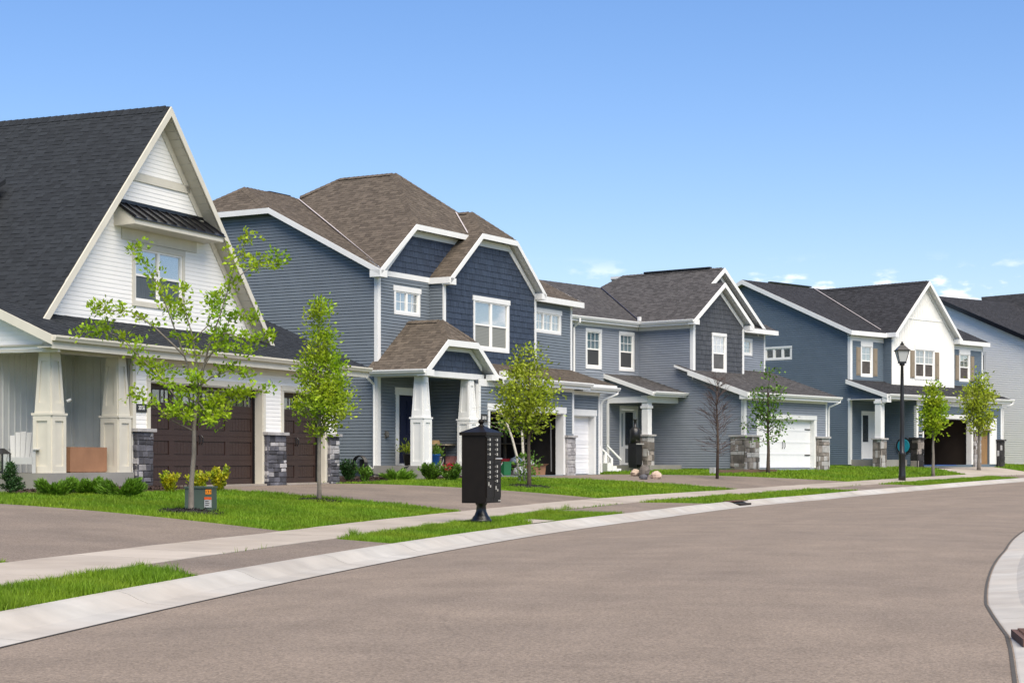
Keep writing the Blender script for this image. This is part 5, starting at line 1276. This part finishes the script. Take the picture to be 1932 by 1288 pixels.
for c, (x0, x1) in enumerate(((-wx + .03, -.012), (.012, wx - .03))):
    frame = MB().box(x0 - .008, x1 + .008, -dy - .012, -dy, zb + .02, zt - .02).build('door_frame', bronze, mbx)
    rows = []; z = zt - .035; plan = ([.083] * 4 + [.055] + [.083] * 4 + [.33]) if c == 0 else ([.083] * 4 + [.13] + [.083] * 4 + [.26])
    for r, hgt in enumerate(plan):
        d = MB().box(x0, x1, -dy - .024, -dy - .012, z - hgt + .006, z).build('compartment_door', bronze, mbx)
        if hgt < .1 and not (c == 0 and r == 4):
            MB().box(x0 + .03, x0 + .045, -dy - .03, -dy - .024, z - .05, z - .035).build('lock', alu, d)
            MB().box(x0 + .12, x0 + .17, -dy - .027, -dy - .024, z - .065, z - .018).build('number_tag', alu, d)
        elif hgt > .2:
            MB().box(x0 + .06, x0 + .10, -dy - .03, -dy - .024, z - .11, z - .045).build('number_tag', alu, d)
            MB().lathe((0, 0, 0), [(.012, 0), (.014, .01)], 8); MB().box(x0 + .14, x0 + .175, -dy - .034, -dy - .024, z - .14, z - .10).build('lock', alu, d)
        elif c == 1: MB().tube([(x0 + .05, -dy - .03, z - .035), (x1 - .03, -dy - .05, z - .035)], .013, 6).build('slot_handle', alu, d)
        z -= hgt + .004
MB().box(wx - .15, wx - .03, -dy - .02, -dy - .012, zb + .025, zb + .045).build('maker_plate', alu, mbx)
p = gpx(1022, 991)
sl = structure(driveway('mailbox_pad', X(20.4, .62), X(21.9, .62), X(21.9, 1.15), X(20.4, 1.15), m=concrete, dz=.02, n=4))

# ---------------------------------------------------------------- street lamp
b = gpx(1702, 907); t = b.y; k = t / F; Hl = (907 - 643) * k
lamp = empty('street_lamp', (b.x, b.y, b.z - .03), 0, label='black lantern street lamp on a tall post in the grass strip', cat='street lamp')
MB().lathe((0, 0, 0), [(.15, 0), (.15, .25), (.135, .35), (.13, 1.05), (.15, 1.1), (.15, 1.18), (.105, 1.25), (.095, 2), (.07, Hl * .72), (.058, Hl - .98), (.11, Hl - .96), (.11, Hl - .88)], 14).build('post', metalblk, lamp, True)
zb = Hl - .88; q = lambda r, z, LS=.86: (lambda r: [(-r, -r, z), (r, -r, z), (r, r, z), (-r, r, z)])(r * LS) if True else [(-r, -r, z), (r, -r, z), (r, r, z), (-r, r, z)]
MB().hexa(q(.17, zb), q(.17, zb + .07)).build('lantern_base', metalblk, lamp)
fg = mat('frosted_glass', (.66, .68, .66), .3, .05, trans=.3)
MB().hexa(q(.15, zb + .07), q(.265, zb + .50)).build('lantern_glass', fg, lamp)
for sx in (-1, 1):
    for sy in (-1, 1): MB().tube([(sx * .133, sy * .133, zb + .07), (sx * .234, sy * .234, zb + .50)], .016, 4).build('lantern_bar', metalblk, lamp)
MB().hexa(q(.32, zb + .50), q(.33, zb + .535)).hexa(q(.31, zb + .535), q(.09, zb + .74)).hexa(q(.07, zb + .74), q(.085, zb + .80)).hexa(q(.045, zb + .80), q(.04, zb + .88)).build('lantern_roof', metalblk, lamp)

# ---------------------------------------------------------------- utility pedestal with stickers
b = gpx(379, 963); t = b.y; k = t / F
ub = empty('utility_box', (b.x, b.y, b.z - .03), math.radians(-3), label='green metal utility box with warning stickers behind the sparse tree', cat='utility box')
w = 52 * k / 2; hh = 46 * k
MB().hexa([(-w, -.2, 0), (w, -.2, 0), (w, .2, 0), (-w, .2, 0)], [(-w * .97, -.19, hh), (w * .97, -.19, hh), (w * .97, .19, hh), (-w * .97, .19, hh)]).build('cabinet', utilg, ub)
MB().box(-w * 1.04, w * 1.04, -.215, .215, hh, hh + .03).build('lid', utilg, ub); MB().box(-w * 1.06, w * 1.06, -.22, .22, 0, .045).build('base_skirt', utilg, ub)
MB().box(w * .52, w * .95, -.202, -.198, hh * .76, hh * .95).build('number_sticker', mat('orange_vinyl', (.75, .25, .01), .5), ub)
st = MB().box(w * .45, w * .97, -.209, -.200, hh * .22, hh * .64).build('warning_label', plastw, ub); MB().box(w * .45, w * .97, -.213, -.2095, hh * .54, hh * .64).build('label_header', mat('red_orange_vinyl', (.60, .09, .012), .5), st)
for r_ in range(3): MB().box(w * .52, w * (.78 + .05 * (r_ % 2)), -.2125, -.2095, hh * (.46 - .08 * r_), hh * (.485 - .08 * r_)).build('label_line', metalblk, st)
def flat_text(s, size, m, loc, parent):
    cu = bpy.data.curves.new('t', 'FONT'); cu.body = s; cu.size = size; cu.extrude = .001; cu.align_x = 'CENTER'; cu.align_y = 'CENTER'
    tmp = bpy.data.objects.new('t', cu); me = bpy.data.meshes.new_from_object(tmp); bpy.data.objects.remove(tmp); me.materials.append(m)
    o = link(bpy.data.objects.new('numerals', me), parent); o.location = loc; o.rotation_euler = (math.pi / 2, 0, 0)
flat_text('131', hh * .17, metalblk, (w * .735, -.2035, hh * .855), ub)

# ---------------------------------------------------------------- porch furniture of the white house
def at(h, px, v, z):                                   # point at pixel column px on the plane v of a house
    rx = (px - CX) / F; o = h.o + h.v * v; d = -rx * h.u.y + h.u.x; U = (rx * o.y - o.x) / d
    return h.w(U, v, z)
p = at(h1, 41, .80, 1.03)
ch = empty('adirondack_chair', p, math.radians(8), label='white slatted garden armchair on the porch left of the column', cat='chair'); ch.scale = (.95, .95, .86)
for k in range(5):
    x = -.23 + k * .115; hh = (1.04, 1.02, .94)[abs(k - 2)]
    MB().hexa([(x * .9 - .047, .10, .34), (x * .9 + .047, .10, .34), (x * .9 + .047, .125, .34), (x * .9 - .047, .125, .34)], [(x * 1.08 - .056, .32, hh), (x * 1.08 + .056, .32, hh), (x * 1.08 + .056, .345, hh), (x * 1.08 - .056, .345, hh)]).build('back_slat', plastw, ch)
for k in range(5): y = -.32 + k * .10; MB().box(-.28, .28, y, y + .085, .37 - .012 * k, .395 - .012 * k).build('seat_slat', plastw, ch)
MB().box(-.29, .29, -.345, -.32, .22, .38).build('front_apron', plastw, ch)
for s_ in (-1, 1):
    MB().box(s_ * .36 - .065, s_ * .36 + .065, -.38, .30, .57, .595).build('arm', plastw, ch)
    MB().box(s_ * .31 - .04, s_ * .31 + .04, -.345, -.32, 0, .57).build('front_leg', plastw, ch)
    MB().hexa([(s_ * .29 - .015, -.30, .25), (s_ * .29 + .015, -.30, .25), (s_ * .29 + .015, -.30, .36), (s_ * .29 - .015, -.30, .36)], [(s_ * .29 - .015, .50, 0), (s_ * .29 + .015, .50, 0), (s_ * .29 + .015, .50, .10), (s_ * .29 - .015, .50, .10)]).build('side_rail', plastw, ch)
p = at(h1, 3, .55, 1.03); ln = empty('porch_lantern', p, h1.rz, label='black lantern on the porch floor at the left edge', cat='lantern')
MB().box(-.14, .14, -.14, .14, 0, .04).build('base', metalblk, ln)
for sx in (-1, 1):
    for sy in (-1, 1): MB().box(sx * .12 - .012, sx * .12 + .012, sy * .12 - .012, sy * .12 + .012, .04, .40).build('bar', metalblk, ln)
MB().box(-.108, .108, -.108, .108, .041, .399).build('glass', glass, ln); MB().hexa([(-.15, -.15, .40), (.15, -.15, .40), (.15, .15, .40), (-.15, .15, .40)], [(-.04, -.04, .52), (.04, -.04, .52), (.04, .04, .52), (-.04, .04, .52)]).build('roof', metalblk, ln)
a = at(h1, 126, .28, 1.03); c = at(h1, 195.5, .28, 1.03); wd = (c - a).length
bxx = empty('cardboard_box', (a + c) / 2, h1.rz, label='large flat brown cardboard box between the porch columns', cat='box')
hb = (891.5 - 843) / F * a.y
MB().box(-wd/2, wd/2, -.09, .09, .02, hb).build('carton', cardboard, bxx); MB().box(-wd/2 - .001, wd/2 + .001, -.02, .02, hb, hb + .003).build('tape', mat('tape', (.30, .20, .11), .4), bxx); MB().box(-wd/2 + .03, wd/2 - .03, -.08, .08, 0, .02).build('skid', cardboard, bxx)

# ---------------------------------------------------------------- things on the porch and in the garage of the slate blue house
def pot(name, label, pos, r, hh, m, lm, n=180, spread=.2, cat='plant pot'):
    o = empty(name, pos, 0, label=label, cat=cat)
    MB().lathe((0, 0, 0), [(r * .7, 0), (r, hh), (r * 1.06, hh), (r * 1.06, hh + .02), (r * .9, hh + .02), (r * .9, hh - .02)], 14).build('pot', m, o, True)
    C = [(R(-r, r), R(-r, r), hh + R(0, .1)) for _ in range(n)]; N = [(R(-1, 1), R(-1, 1), R(.2, 1.4)) for _ in range(n)]
    C = [Vector(c_) + Vector(d_) * R(0, spread) for c_, d_ in zip(C, N)]
    leaves('plant', C, N, .1, .05, lm, o, kind='stuff'); return o
pot('black_plant_pot', 'black plant pot beside the navy front door', at(h2, 771, -.5, 1.13), .19, .36, metalblk, leafC, 220, .3)
pot('blue_plant_pot', 'bright blue plant pot right of the first porch column', at(h2, 820.5, -1.3, 1.13), .18, .34, mat('blue_glaze', (.01, .12, .45), .3), leafD, 160, .16)
pot('pale_flower_pot', 'small pale pot next to the blue plant pot', at(h2, 828, -1.2, 1.13), .10, .26, mat('pale_clay', (.5, .42, .3), .7), leafD, 90, .14)
def tbl(h, px, v, z, label):
    o = empty('porch_table', at(h, px, v, z), h.rz, label=label, cat='table')
    MB().box(-.42, .42, -.3, .3, .66, .70).build('table_top', mat('pale_top', (.34, .30, .22), .5), o)
    for sx in (-1, 1):
        for sy in (-1, 1): MB().box(sx * .38 - .02, sx * .38 + .02, sy * .26 - .02, sy * .26 + .02, 0, .66).build('leg', metalblk, o)
tbl(h2, 838, -.75, 1.13, 'dark-legged table in the shade of the blue house porch')
o = empty('floor_lamp', at(h2, 820, -.45, 1.13), h2.rz, label='floor lamp with tan shade on the blue house porch', cat='lamp')
MB().lathe((0, 0, 0), [(.15, 0), (.15, .03), (.02, .05), (.02, .52)], 12).build('stand', metalblk, o, True); MB().lathe((0, 0, .50), [(.26, 0), (.16, .33)], 16).build('lamp_shade', mat('tan_shade', (.36, .24, .12), .7), o, True)
o = empty('folding_lounger', at(h2, 861, -.9, 1.13), h2.rz, label='folded striped sun lounger behind the second porch column', cat='lounger')
MB().hexa([(-.45, -.25, .05), (-.37, -.25, .05), (-.37, .25, .05), (-.45, .25, .05)], [(.30, -.25, 1.15), (.38, -.25, 1.15), (.38, .25, 1.15), (.30, .25, 1.15)]).build('canvas', mat('striped_canvas', (.30, .14, .13), .8, .6, 14, stretch=(.2, 6, .2)), o)
for sy in (-1, 1): MB().tube([(-.5, sy * .27, 0), (.36, sy * .27, 1.2)], .02, 5).build('rail', trimw, o)
def crate(name, label, h, u, v, z, sx, sy, sz, m, cat, lid=True, rz=0):
    o = empty(name, h.w(u, v, z), h.rz + rz, label=label, cat=cat)
    MB().hexa([(-sx*.46, -sy*.46, 0), (sx*.46, -sy*.46, 0), (sx*.46, sy*.46, 0), (-sx*.46, sy*.46, 0)], [(-sx/2, -sy/2, sz), (sx/2, -sy/2, sz), (sx/2, sy/2, sz), (-sx/2, sy/2, sz)]).build('tub', m, o)
    if lid: MB().box(-sx*.52, sx*.52, -sy*.52, sy*.52, sz, sz + .03).build('lid', m, o)
    else:
        for s_ in (-1, 1): MB().hexa([(-sx/2, s_*sy/2, sz), (sx/2, s_*sy/2, sz), (sx/2, s_*sy/2 + .005, sz), (-sx/2, s_*sy/2 + .005, sz)], [(-sx/2, s_*sy*.75, sz + .08), (sx/2, s_*sy*.75, sz + .08), (sx/2, s_*sy*.75 + .005, sz + .08), (-sx/2, s_*sy*.75 + .005, sz + .08)]).build('flap', m, o)
    return o
def bag(label, h, u, v, z, r, m):
    o = empty('plastic_bag', h.w(u, v, z), 0, label=label, cat='bag'); mb = MB(); n = 10; prof = [(.5, 0), (.95, .12), (1, .4), (.8, .75), (.35, .98), (.12, 1.1), (.25, 1.3)]
    mb.lathe((0, 0, 0), [(a * r, c_ * r) for a, c_ in prof], n); mb.v = [(x * R(.8, 1.2), y * R(.8, 1.2), z_ * R(.93, 1.07)) for x, y, z_ in mb.v]; mb.build('sack', m, o, True)
grn, blu, redp = mat('green_plastic', (.02, .16, .06), .5), mat('blue_plastic', (.015, .07, .28), .5), mat('red_fabric', (.22, .008, .015), .7)
FZ = .78
crate('cardboard_carton', 'open brown carton just inside the open garage, right side', h2, 7.9, GVV + .6, FZ, .75, .5, .32, cardboard, 'box', False)
crate('storage_tote', 'blue storage tote at the left of the open garage', h2, 4.6, GVV + 1.5, FZ, .5, .4, .5, blu, 'storage tote')
crate('storage_tote', 'green storage tote in the middle of the open garage', h2, 6.7, GVV + 1.2, FZ, .5, .4, .45, grn, 'storage tote')
crate('storage_tote', 'dark red storage tote in the open garage behind the bags', h2, 7.2, GVV + 1.6, FZ, .6, .45, .55, redp, 'storage tote')
crate('orange_crate', 'small orange-brown crate at the left of the open garage floor', h2, 4.35, GVV + .8, FZ, .4, .35, .3, mat('orange_wood', (.45, .20, .05), .7), 'crate')
bag('white plastic bag on the open carton in the garage', h2, 7.75, GVV + .75, FZ + .33, .22, plastw); bag('pale sack leaning by the open carton in the garage', h2, 7.35, GVV + .9, FZ, .30, mat('pale_sack', (.40, .42, .46), .6)); bag('blue-grey bag on top of the garage pile', h2, 7.6, GVV + 1.2, FZ + .4, .24, mat('bluegrey_sack', (.22, .28, .36), .6))
o = empty('camp_chair', h2.w(5.6, GVV + 1.0, FZ), h2.rz, label='red folding camp chair standing in the open garage', cat='chair')
MB().box(-.28, .28, -.24, .24, .42, .45).build('seat', redp, o); MB().hexa([(-.28, .24, .45), (.28, .24, .45), (.28, .26, .45), (-.28, .26, .45)], [(-.3, .36, 1.0), (.3, .36, 1.0), (.3, .38, 1.0), (-.3, .38, 1.0)]).build('backrest', redp, o)
for s_ in (-1, 1):
    for a0, a1 in ((-.26, .26), (.26, -.26)): MB().tube([(s_ * .3, a0, 0), (s_ * .3, a1, .45)], .012, 5).build('leg', plastw, o)
    MB().tube([(-.28 * s_, -.26, 0), (.28 * s_, -.26, .43)], .012, 5).build('cross_brace', plastw, o)
sh = empty('garage_shelf', h2.w(8.7, GVV + 1.9, FZ), h2.rz, label='pale wooden shelf frame inside the right of the open garage', cat='shelf'); pale = mat('pale_wood', (.20, .17, .13), .7)  # wood darkened as well, the garage's shade put into its colour
for x, y in ((-.2, -.5), (.2, -.5), (-.2, .5), (.2, .5)): MB().box(x - .04, x + .04, y - .04, y + .04, 0, 2.3).build('upright', pale, sh)
for z in (.3, 1.1, 1.9): MB().box(-.24, .24, -.54, .54, z, z + .04).build('shelf_board', pale, sh)
p = at(h2, 691, .9, .93)
hr = empty('hose_reel', h2.w(-.06, .55, .98), h2.rz, label='black hose reel on the left wall near the downspout', cat='hose reel')
mb = MB()
for k in range(5): mb.tube([(-.06 - .03 * k, .24 * math.cos(w_), .22 + .24 * math.sin(w_)) for w_ in np.linspace(0, 6.28, 18)], .025, 5)
mb.build('coil', metalblk, hr); MB().box(-.05, .06, -.06, .06, .1, .34).build('bracket', metalblk, hr); MB().tube([(-.15, -.2, .03), (-.15, -.38, .12), (-.15, -.5, .02)], .05, 6).build('pipe_elbow', plastw, hr)
o = empty('garden_hose', h2.w(-.3, -.3, .86), 0, label='dark hose running up onto the porch slab corner', cat='hose'); b0 = h2.w(-.3, -.3, .86)
MB().tube([h2.w(*q) - b0 for q in ((-.35, .1, .86), (-.34, -.3, .84), (-.34, -.9, .88), (-.32, -1.2, 1.05), (-.2, -1.4, 1.16), (.3, -1.2, 1.16))], .022, 6).build('tube', metalblk, o, True)

# ---------------------------------------------------------------- between the blue and the grey-blue house
b = gpx(1142, 889); st = empty('stair_railing', b, h2.rz - .5, label='white wooden stair railing between the blue and grey-blue houses', cat='railing'); k = b.y / F
for i, (x, z) in enumerate(((-.28, 1.05), (0, .80), (.30, .52))): MB().box(x - .05, x + .05, -.05, .05, -.05, z).build('post', trimw, st)
for yy in (-.6, .0):
    MB().hexa([(-.34, yy - .035, 1.02), (-.34, yy + .035, 1.02), (-.34, yy + .035, 1.10), (-.34, yy - .035, 1.10)], [(.36, yy - .035, .44), (.36, yy + .035, .44), (.36, yy + .035, .52), (.36, yy - .035, .52)]).build('hand_rail', trimw, st)
for i in range(4): x = -.2 + i * .13; MB().box(x - .018, x + .018, -.018, .018, .05, .93 - .83 * (x + .28) / .7).build('baluster', trimw, st)
for i in range(3): MB().box(-.32 + i * .22, -.08 + i * .22, -.62, .02, 0, .34 - i * .11).build('tread', trimw, st)
def rock(label, base, r, m, sq=(1, 1, .7)):
    b = gpx(*base); o = empty('boulder', (b.x, b.y, b.z - .04), R(0, 6), label=label, cat='rock', group='stones beside the driveway')
    mb = MB(); n, K = 9, 6; mb.lathe((0, 0, 0), [(math.sin(math.pi * (k_ + .6) / (K + .2)) * r * sq[0], r * sq[2] * (1 - math.cos(math.pi * k_ / (K - 1)))) for k_ in range(K)], n)
    mb.v = [(x * R(.82, 1.18), y * R(.82, 1.18), z * R(.9, 1.1)) for x, y, z in mb.v]; mb.build('stone', m, o)
rock('tall tan boulder at the foot of the stone porch pier', (1216, 899), .20, stoneb, (1, 1, 1.1)); rock('leftmost pale rounded rock by the driveway edge', (1199, 898), .20, mat('pale_rock', (.42, .33, .26), .9, .3, 4, bump=1, bscale=15)); rock('dark grey rock between the pale boulders', (1214, 904), .15, stone); rock('rightmost pale pink boulder on the driveway', (1238, 903), .21, mat('pink_rock', (.48, .36, .29), .9, .3, 4, bump=1, bscale=15))
o = empty('tall_grill', h3.w(-9.75, 3.55, 1.0), h3.rz, label='tall black smoker grill left of the stone porch pier', cat='grill')
MB().box(-.22, .22, -.2, .2, .12, 1.0).build('firebox', metalblk, o); MB().lathe((0, 0, 1.0), [(.22, 0), (.22, .55), (.12, .66), (.06, .68), (.06, .95), (.09, .97), (.09, 1.0)], 12).build('chimney', metalblk, o, True); MB().box(-.25, .25, -.28, -.22, .95, 1.0).build('shelf', alu, o)
for sx in (-1, 1): MB().box(sx * .18 - .02, sx * .18 + .02, -.18, .18, 0, .12).build('leg', metalblk, o)
a, c = gpx(1349, 893), gpx(1462, 890); mid = (a + c) / 2; ang = math.atan2(c.y - a.y, c.x - a.x)
tb = empty('landscape_timber', (mid.x, mid.y, gz(mid.x, mid.y)), ang, label='long brown landscape timber lying on the lawn by the leafless tree', cat='timber'); Lh = min(2.6, (c - a).length / 2)
MB().box(-Lh, Lh, -.09, .09, -.02, .13).build('beam', mat('weathered_timber', (.12, .075, .05), .9, .3, 3, stretch=(.3, 4, 4)), tb); MB().box(-Lh - .22, -Lh, -.12, .12, -.02, .22).build('end_block', stonel, tb)
# by house 4
o = empty('round_disc', h4.w(2.60, -1.35, 2.0), h4.rz, label='teal round disc with dark rim on the blue side wall', cat='disc'); mb = MB()
mb.lathe((0, 0, 0), [(.42, 0), (.42, .03)], 24); mb.v = [(-z, x, y) for x, y, z in mb.v]; mb.build('rim', metalblk, o)
mb = MB(); mb.lathe((0, 0, .03), [(.34, 0), (.33, .02), (.12, .02), (.12, .035)], 24); mb.v = [(-z, x, y) for x, y, z in mb.v]; mb.build('face', mat('teal_plastic', (.01, .23, .31), .4), o)
crate('garage_bin', 'dark bin standing in the far open garage', h4, 4.2, G4 + 1.2, 1.08, .6, .5, .7, mat('dark_red_bin', (.09, .012, .01), .6), 'bin')
crate('garage_carton', 'tan carton deep in the far open garage', h4, 5.8, G4 + 2.4, 1.08, 1.0, .6, 1.5, cardboard, 'box', False)
o = empty('blue_mat', h4.w(3.6, G4 - .75, 1.06), h4.rz, label='blue mat on the ground before the far open garage', cat='mat'); MB().box(-.9, .9, -.35, .35, .0, .025).build('pad', blu, o); MB().box(-.92, .92, -.37, .37, -.005, .012).build('edging', blu, o)

# ---------------------------------------------------------------- storm drains
def drain(px, py, label, w, d0, sgn, m):
    s_, d_ = sd((px - CX) / F * 1, 1) if False else (0, 0)
b = gpx(1413, 952); s0, d0 = sd(b.x, b.y); x, y = X(s0, .42); tang = math.pi / 2 - (A0 + s0 / RAD)
o = empty('storm_drain', (x, y, float(np.interp(s0, *ES))), tang, label='dark storm drain inlet in the curb', cat='storm drain')
MB().box(-.55, .55, -.18, .16, -.05, .075).build('inlet_mouth', mat('drain_dark', (.018, .013, .011), .9), o); MB().box(-.62, .62, -.06, .30, .126, .15).build('cover', mat('rusty_iron', (.10, .055, .04), .8, .3, 8), o)
s1 = 1.45; x, y = X(s1, float(np.interp(s1, *DRS)) - .26); o = empty('storm_grate', (x, y, .03), math.pi / 2 - (A0 + s1 / RAD), label='rusty iron gutter grate at the right edge', cat='storm drain')
MB().box(-.36, .36, -.26, .24, -.02, .035).build('frame', mat('rusty_iron', (.1, .055, .04), .8), o)
for k in range(7): MB().box(-.32 + k * .095, -.27 + k * .095, -.22, .2, .0355, .05).build('bar', MATS['rusty_iron'], o)

# ---------------------------------------------------------------- grass
def inside(px_, py_, poly):
    r = np.zeros(len(px_), bool); n = len(poly); j = n - 1
    for i in range(n):
        xi, yi = poly[i]; xj, yj = poly[j]
        c = ((yi > py_) != (yj > py_)) & (px_ < (xj - xi) * (py_ - yi) / (yj - yi + 1e-12) + xi); r ^= c; j = i
    return r
FOOT = [[tuple(h.w(*q))[:2] for q in rect] for h, rect in ((h1, ((-3.15, -.1), (9.65, -.1), (9.65, 10), (-3.15, 10))), (h2, ((-.25, -1.95), (13.1, -1.95), (13.1, 12), (-.25, 12))), (h2, ((3, -2.05), (12.4, -2.05), (12.4, 0), (3, 0))),
        (h3, ((-7.1, -.15), (.1, -.15), (.1, 9), (-7.1, 9))), (h3, ((-13, 3), (-7, 3), (-7, 9), (-13, 9))), (h4, ((0, -1.5), (12.4, -1.5), (12.4, 12), (0, 12))), (h4, ((2.6, -2.2), (11, -2.2), (11, 0), (2.6, 0))), (h5, ((0, -6), (10, -6), (10, 9), (0, 9))))]
def grass(name, s0, s1, d0, d1, dens, hgt, wid, label, tall=0.0):
    n = int((s1 - s0) * (d1 - d0) * dens)
    s_ = rng.uniform(s0, s1, n); d_ = rng.uniform(d0, d1, n); x, y = xy(s_, d_)
    keep = np.ones(n, bool)
    for poly in DRIVES + BEDS + FOOT: keep &= ~inside(x, y, poly)
    keep &= (d_ < SWN(s_) - .02) | (d_ > SWF(s_) + .03)
    vis = np.abs(x / np.maximum(y, 1)) < .315; keep &= vis; keep &= np.hypot(x - mbx.location.x, y - mbx.location.y) > .26
    x, y, s_, d_ = x[keep], y[keep], s_[keep], d_[keep]; n = len(x)
    z = gsd(s_, d_) - .03
    pat = np.sin(x * 3.1 + y * 1.7) * np.sin(y * 2.3 - x * .9) + .6 * np.sin(x * 7.3 - y * 5.1)
    h_ = hgt * rng.uniform(.55, 1.25, n) * (1 + .22 * pat) + tall * np.clip(pat - .9, 0, 1) * rng.uniform(.5, 1.3, n)
    a = rng.uniform(0, 2 * np.pi, n); lean = rng.uniform(.1, .75, n) * h_; w_ = wid * rng.uniform(.7, 1.3, n)
    cx_, cy_ = np.cos(a), np.sin(a); b_ = rng.uniform(0, 2 * np.pi, n); bx_, by_ = np.cos(b_) * w_ / 2, np.sin(b_) * w_ / 2
    V = np.empty((n, 5, 3)); B = np.stack([x, y, z], 1)
    off = np.stack([bx_, by_, np.zeros(n)], 1); Ld = np.stack([cx_ * lean, cy_ * lean, np.zeros(n)], 1); Hz = np.stack([np.zeros(n), np.zeros(n), h_], 1)
    V[:, 0] = B - off; V[:, 1] = B + off; V[:, 2] = B + off * .75 + Ld * .35 + Hz * .6; V[:, 3] = B - off * .75 + Ld * .35 + Hz * .6; V[:, 4] = B + Ld + Hz
    i = np.arange(n)[:, None] * 5; Fc = np.concatenate([i + np.array([[0, 1, 2]]), i + np.array([[0, 2, 3]]), i + np.array([[3, 2, 4]])], 1).reshape(-1, 3)
    me = bpy.data.meshes.new(name); me.vertices.add(n * 5); me.vertices.foreach_set('co', V.ravel())
    me.loops.add(Fc.size); me.loops.foreach_set('vertex_index', Fc.ravel().astype(np.int32)); me.polygons.add(len(Fc))
    me.polygons.foreach_set('loop_start', np.arange(0, Fc.size, 3, dtype=np.int32)); me.polygons.foreach_set('loop_total', np.full(len(Fc), 3, dtype=np.int32))
    me.materials.append(grassm); me.update(calc_edges=True)
    tag(link(bpy.data.objects.new(name, me)), label, 'grass', kind='stuff'); return n
tot = 0
for a in (('verge_grass', 0, 28, .62, 2.13, 3200, .085, .007, 'mown grass in the strip between curb and sidewalk', .14), ('verge_grass', 28, 90, .62, 2.13, 600, .09, .016, 'grass strip along the far curb'),
          ('lawn_grass', 2, 24, 2.98, 7.5, 1500, .075, .010, 'green lawn of the white house'), ('lawn_grass', 2, 26, 7.5, 12, 700, .08, .013, 'lawn grass close to the white house'),
          ('lawn_grass', 24, 48, 2.98, 11, 520, .085, .017, 'lawn before the slate blue house'), ('lawn_grass', 48, 98, 2.98, 13, 210, .09, .028, 'far lawns along the bend')): tot += grass(*a)
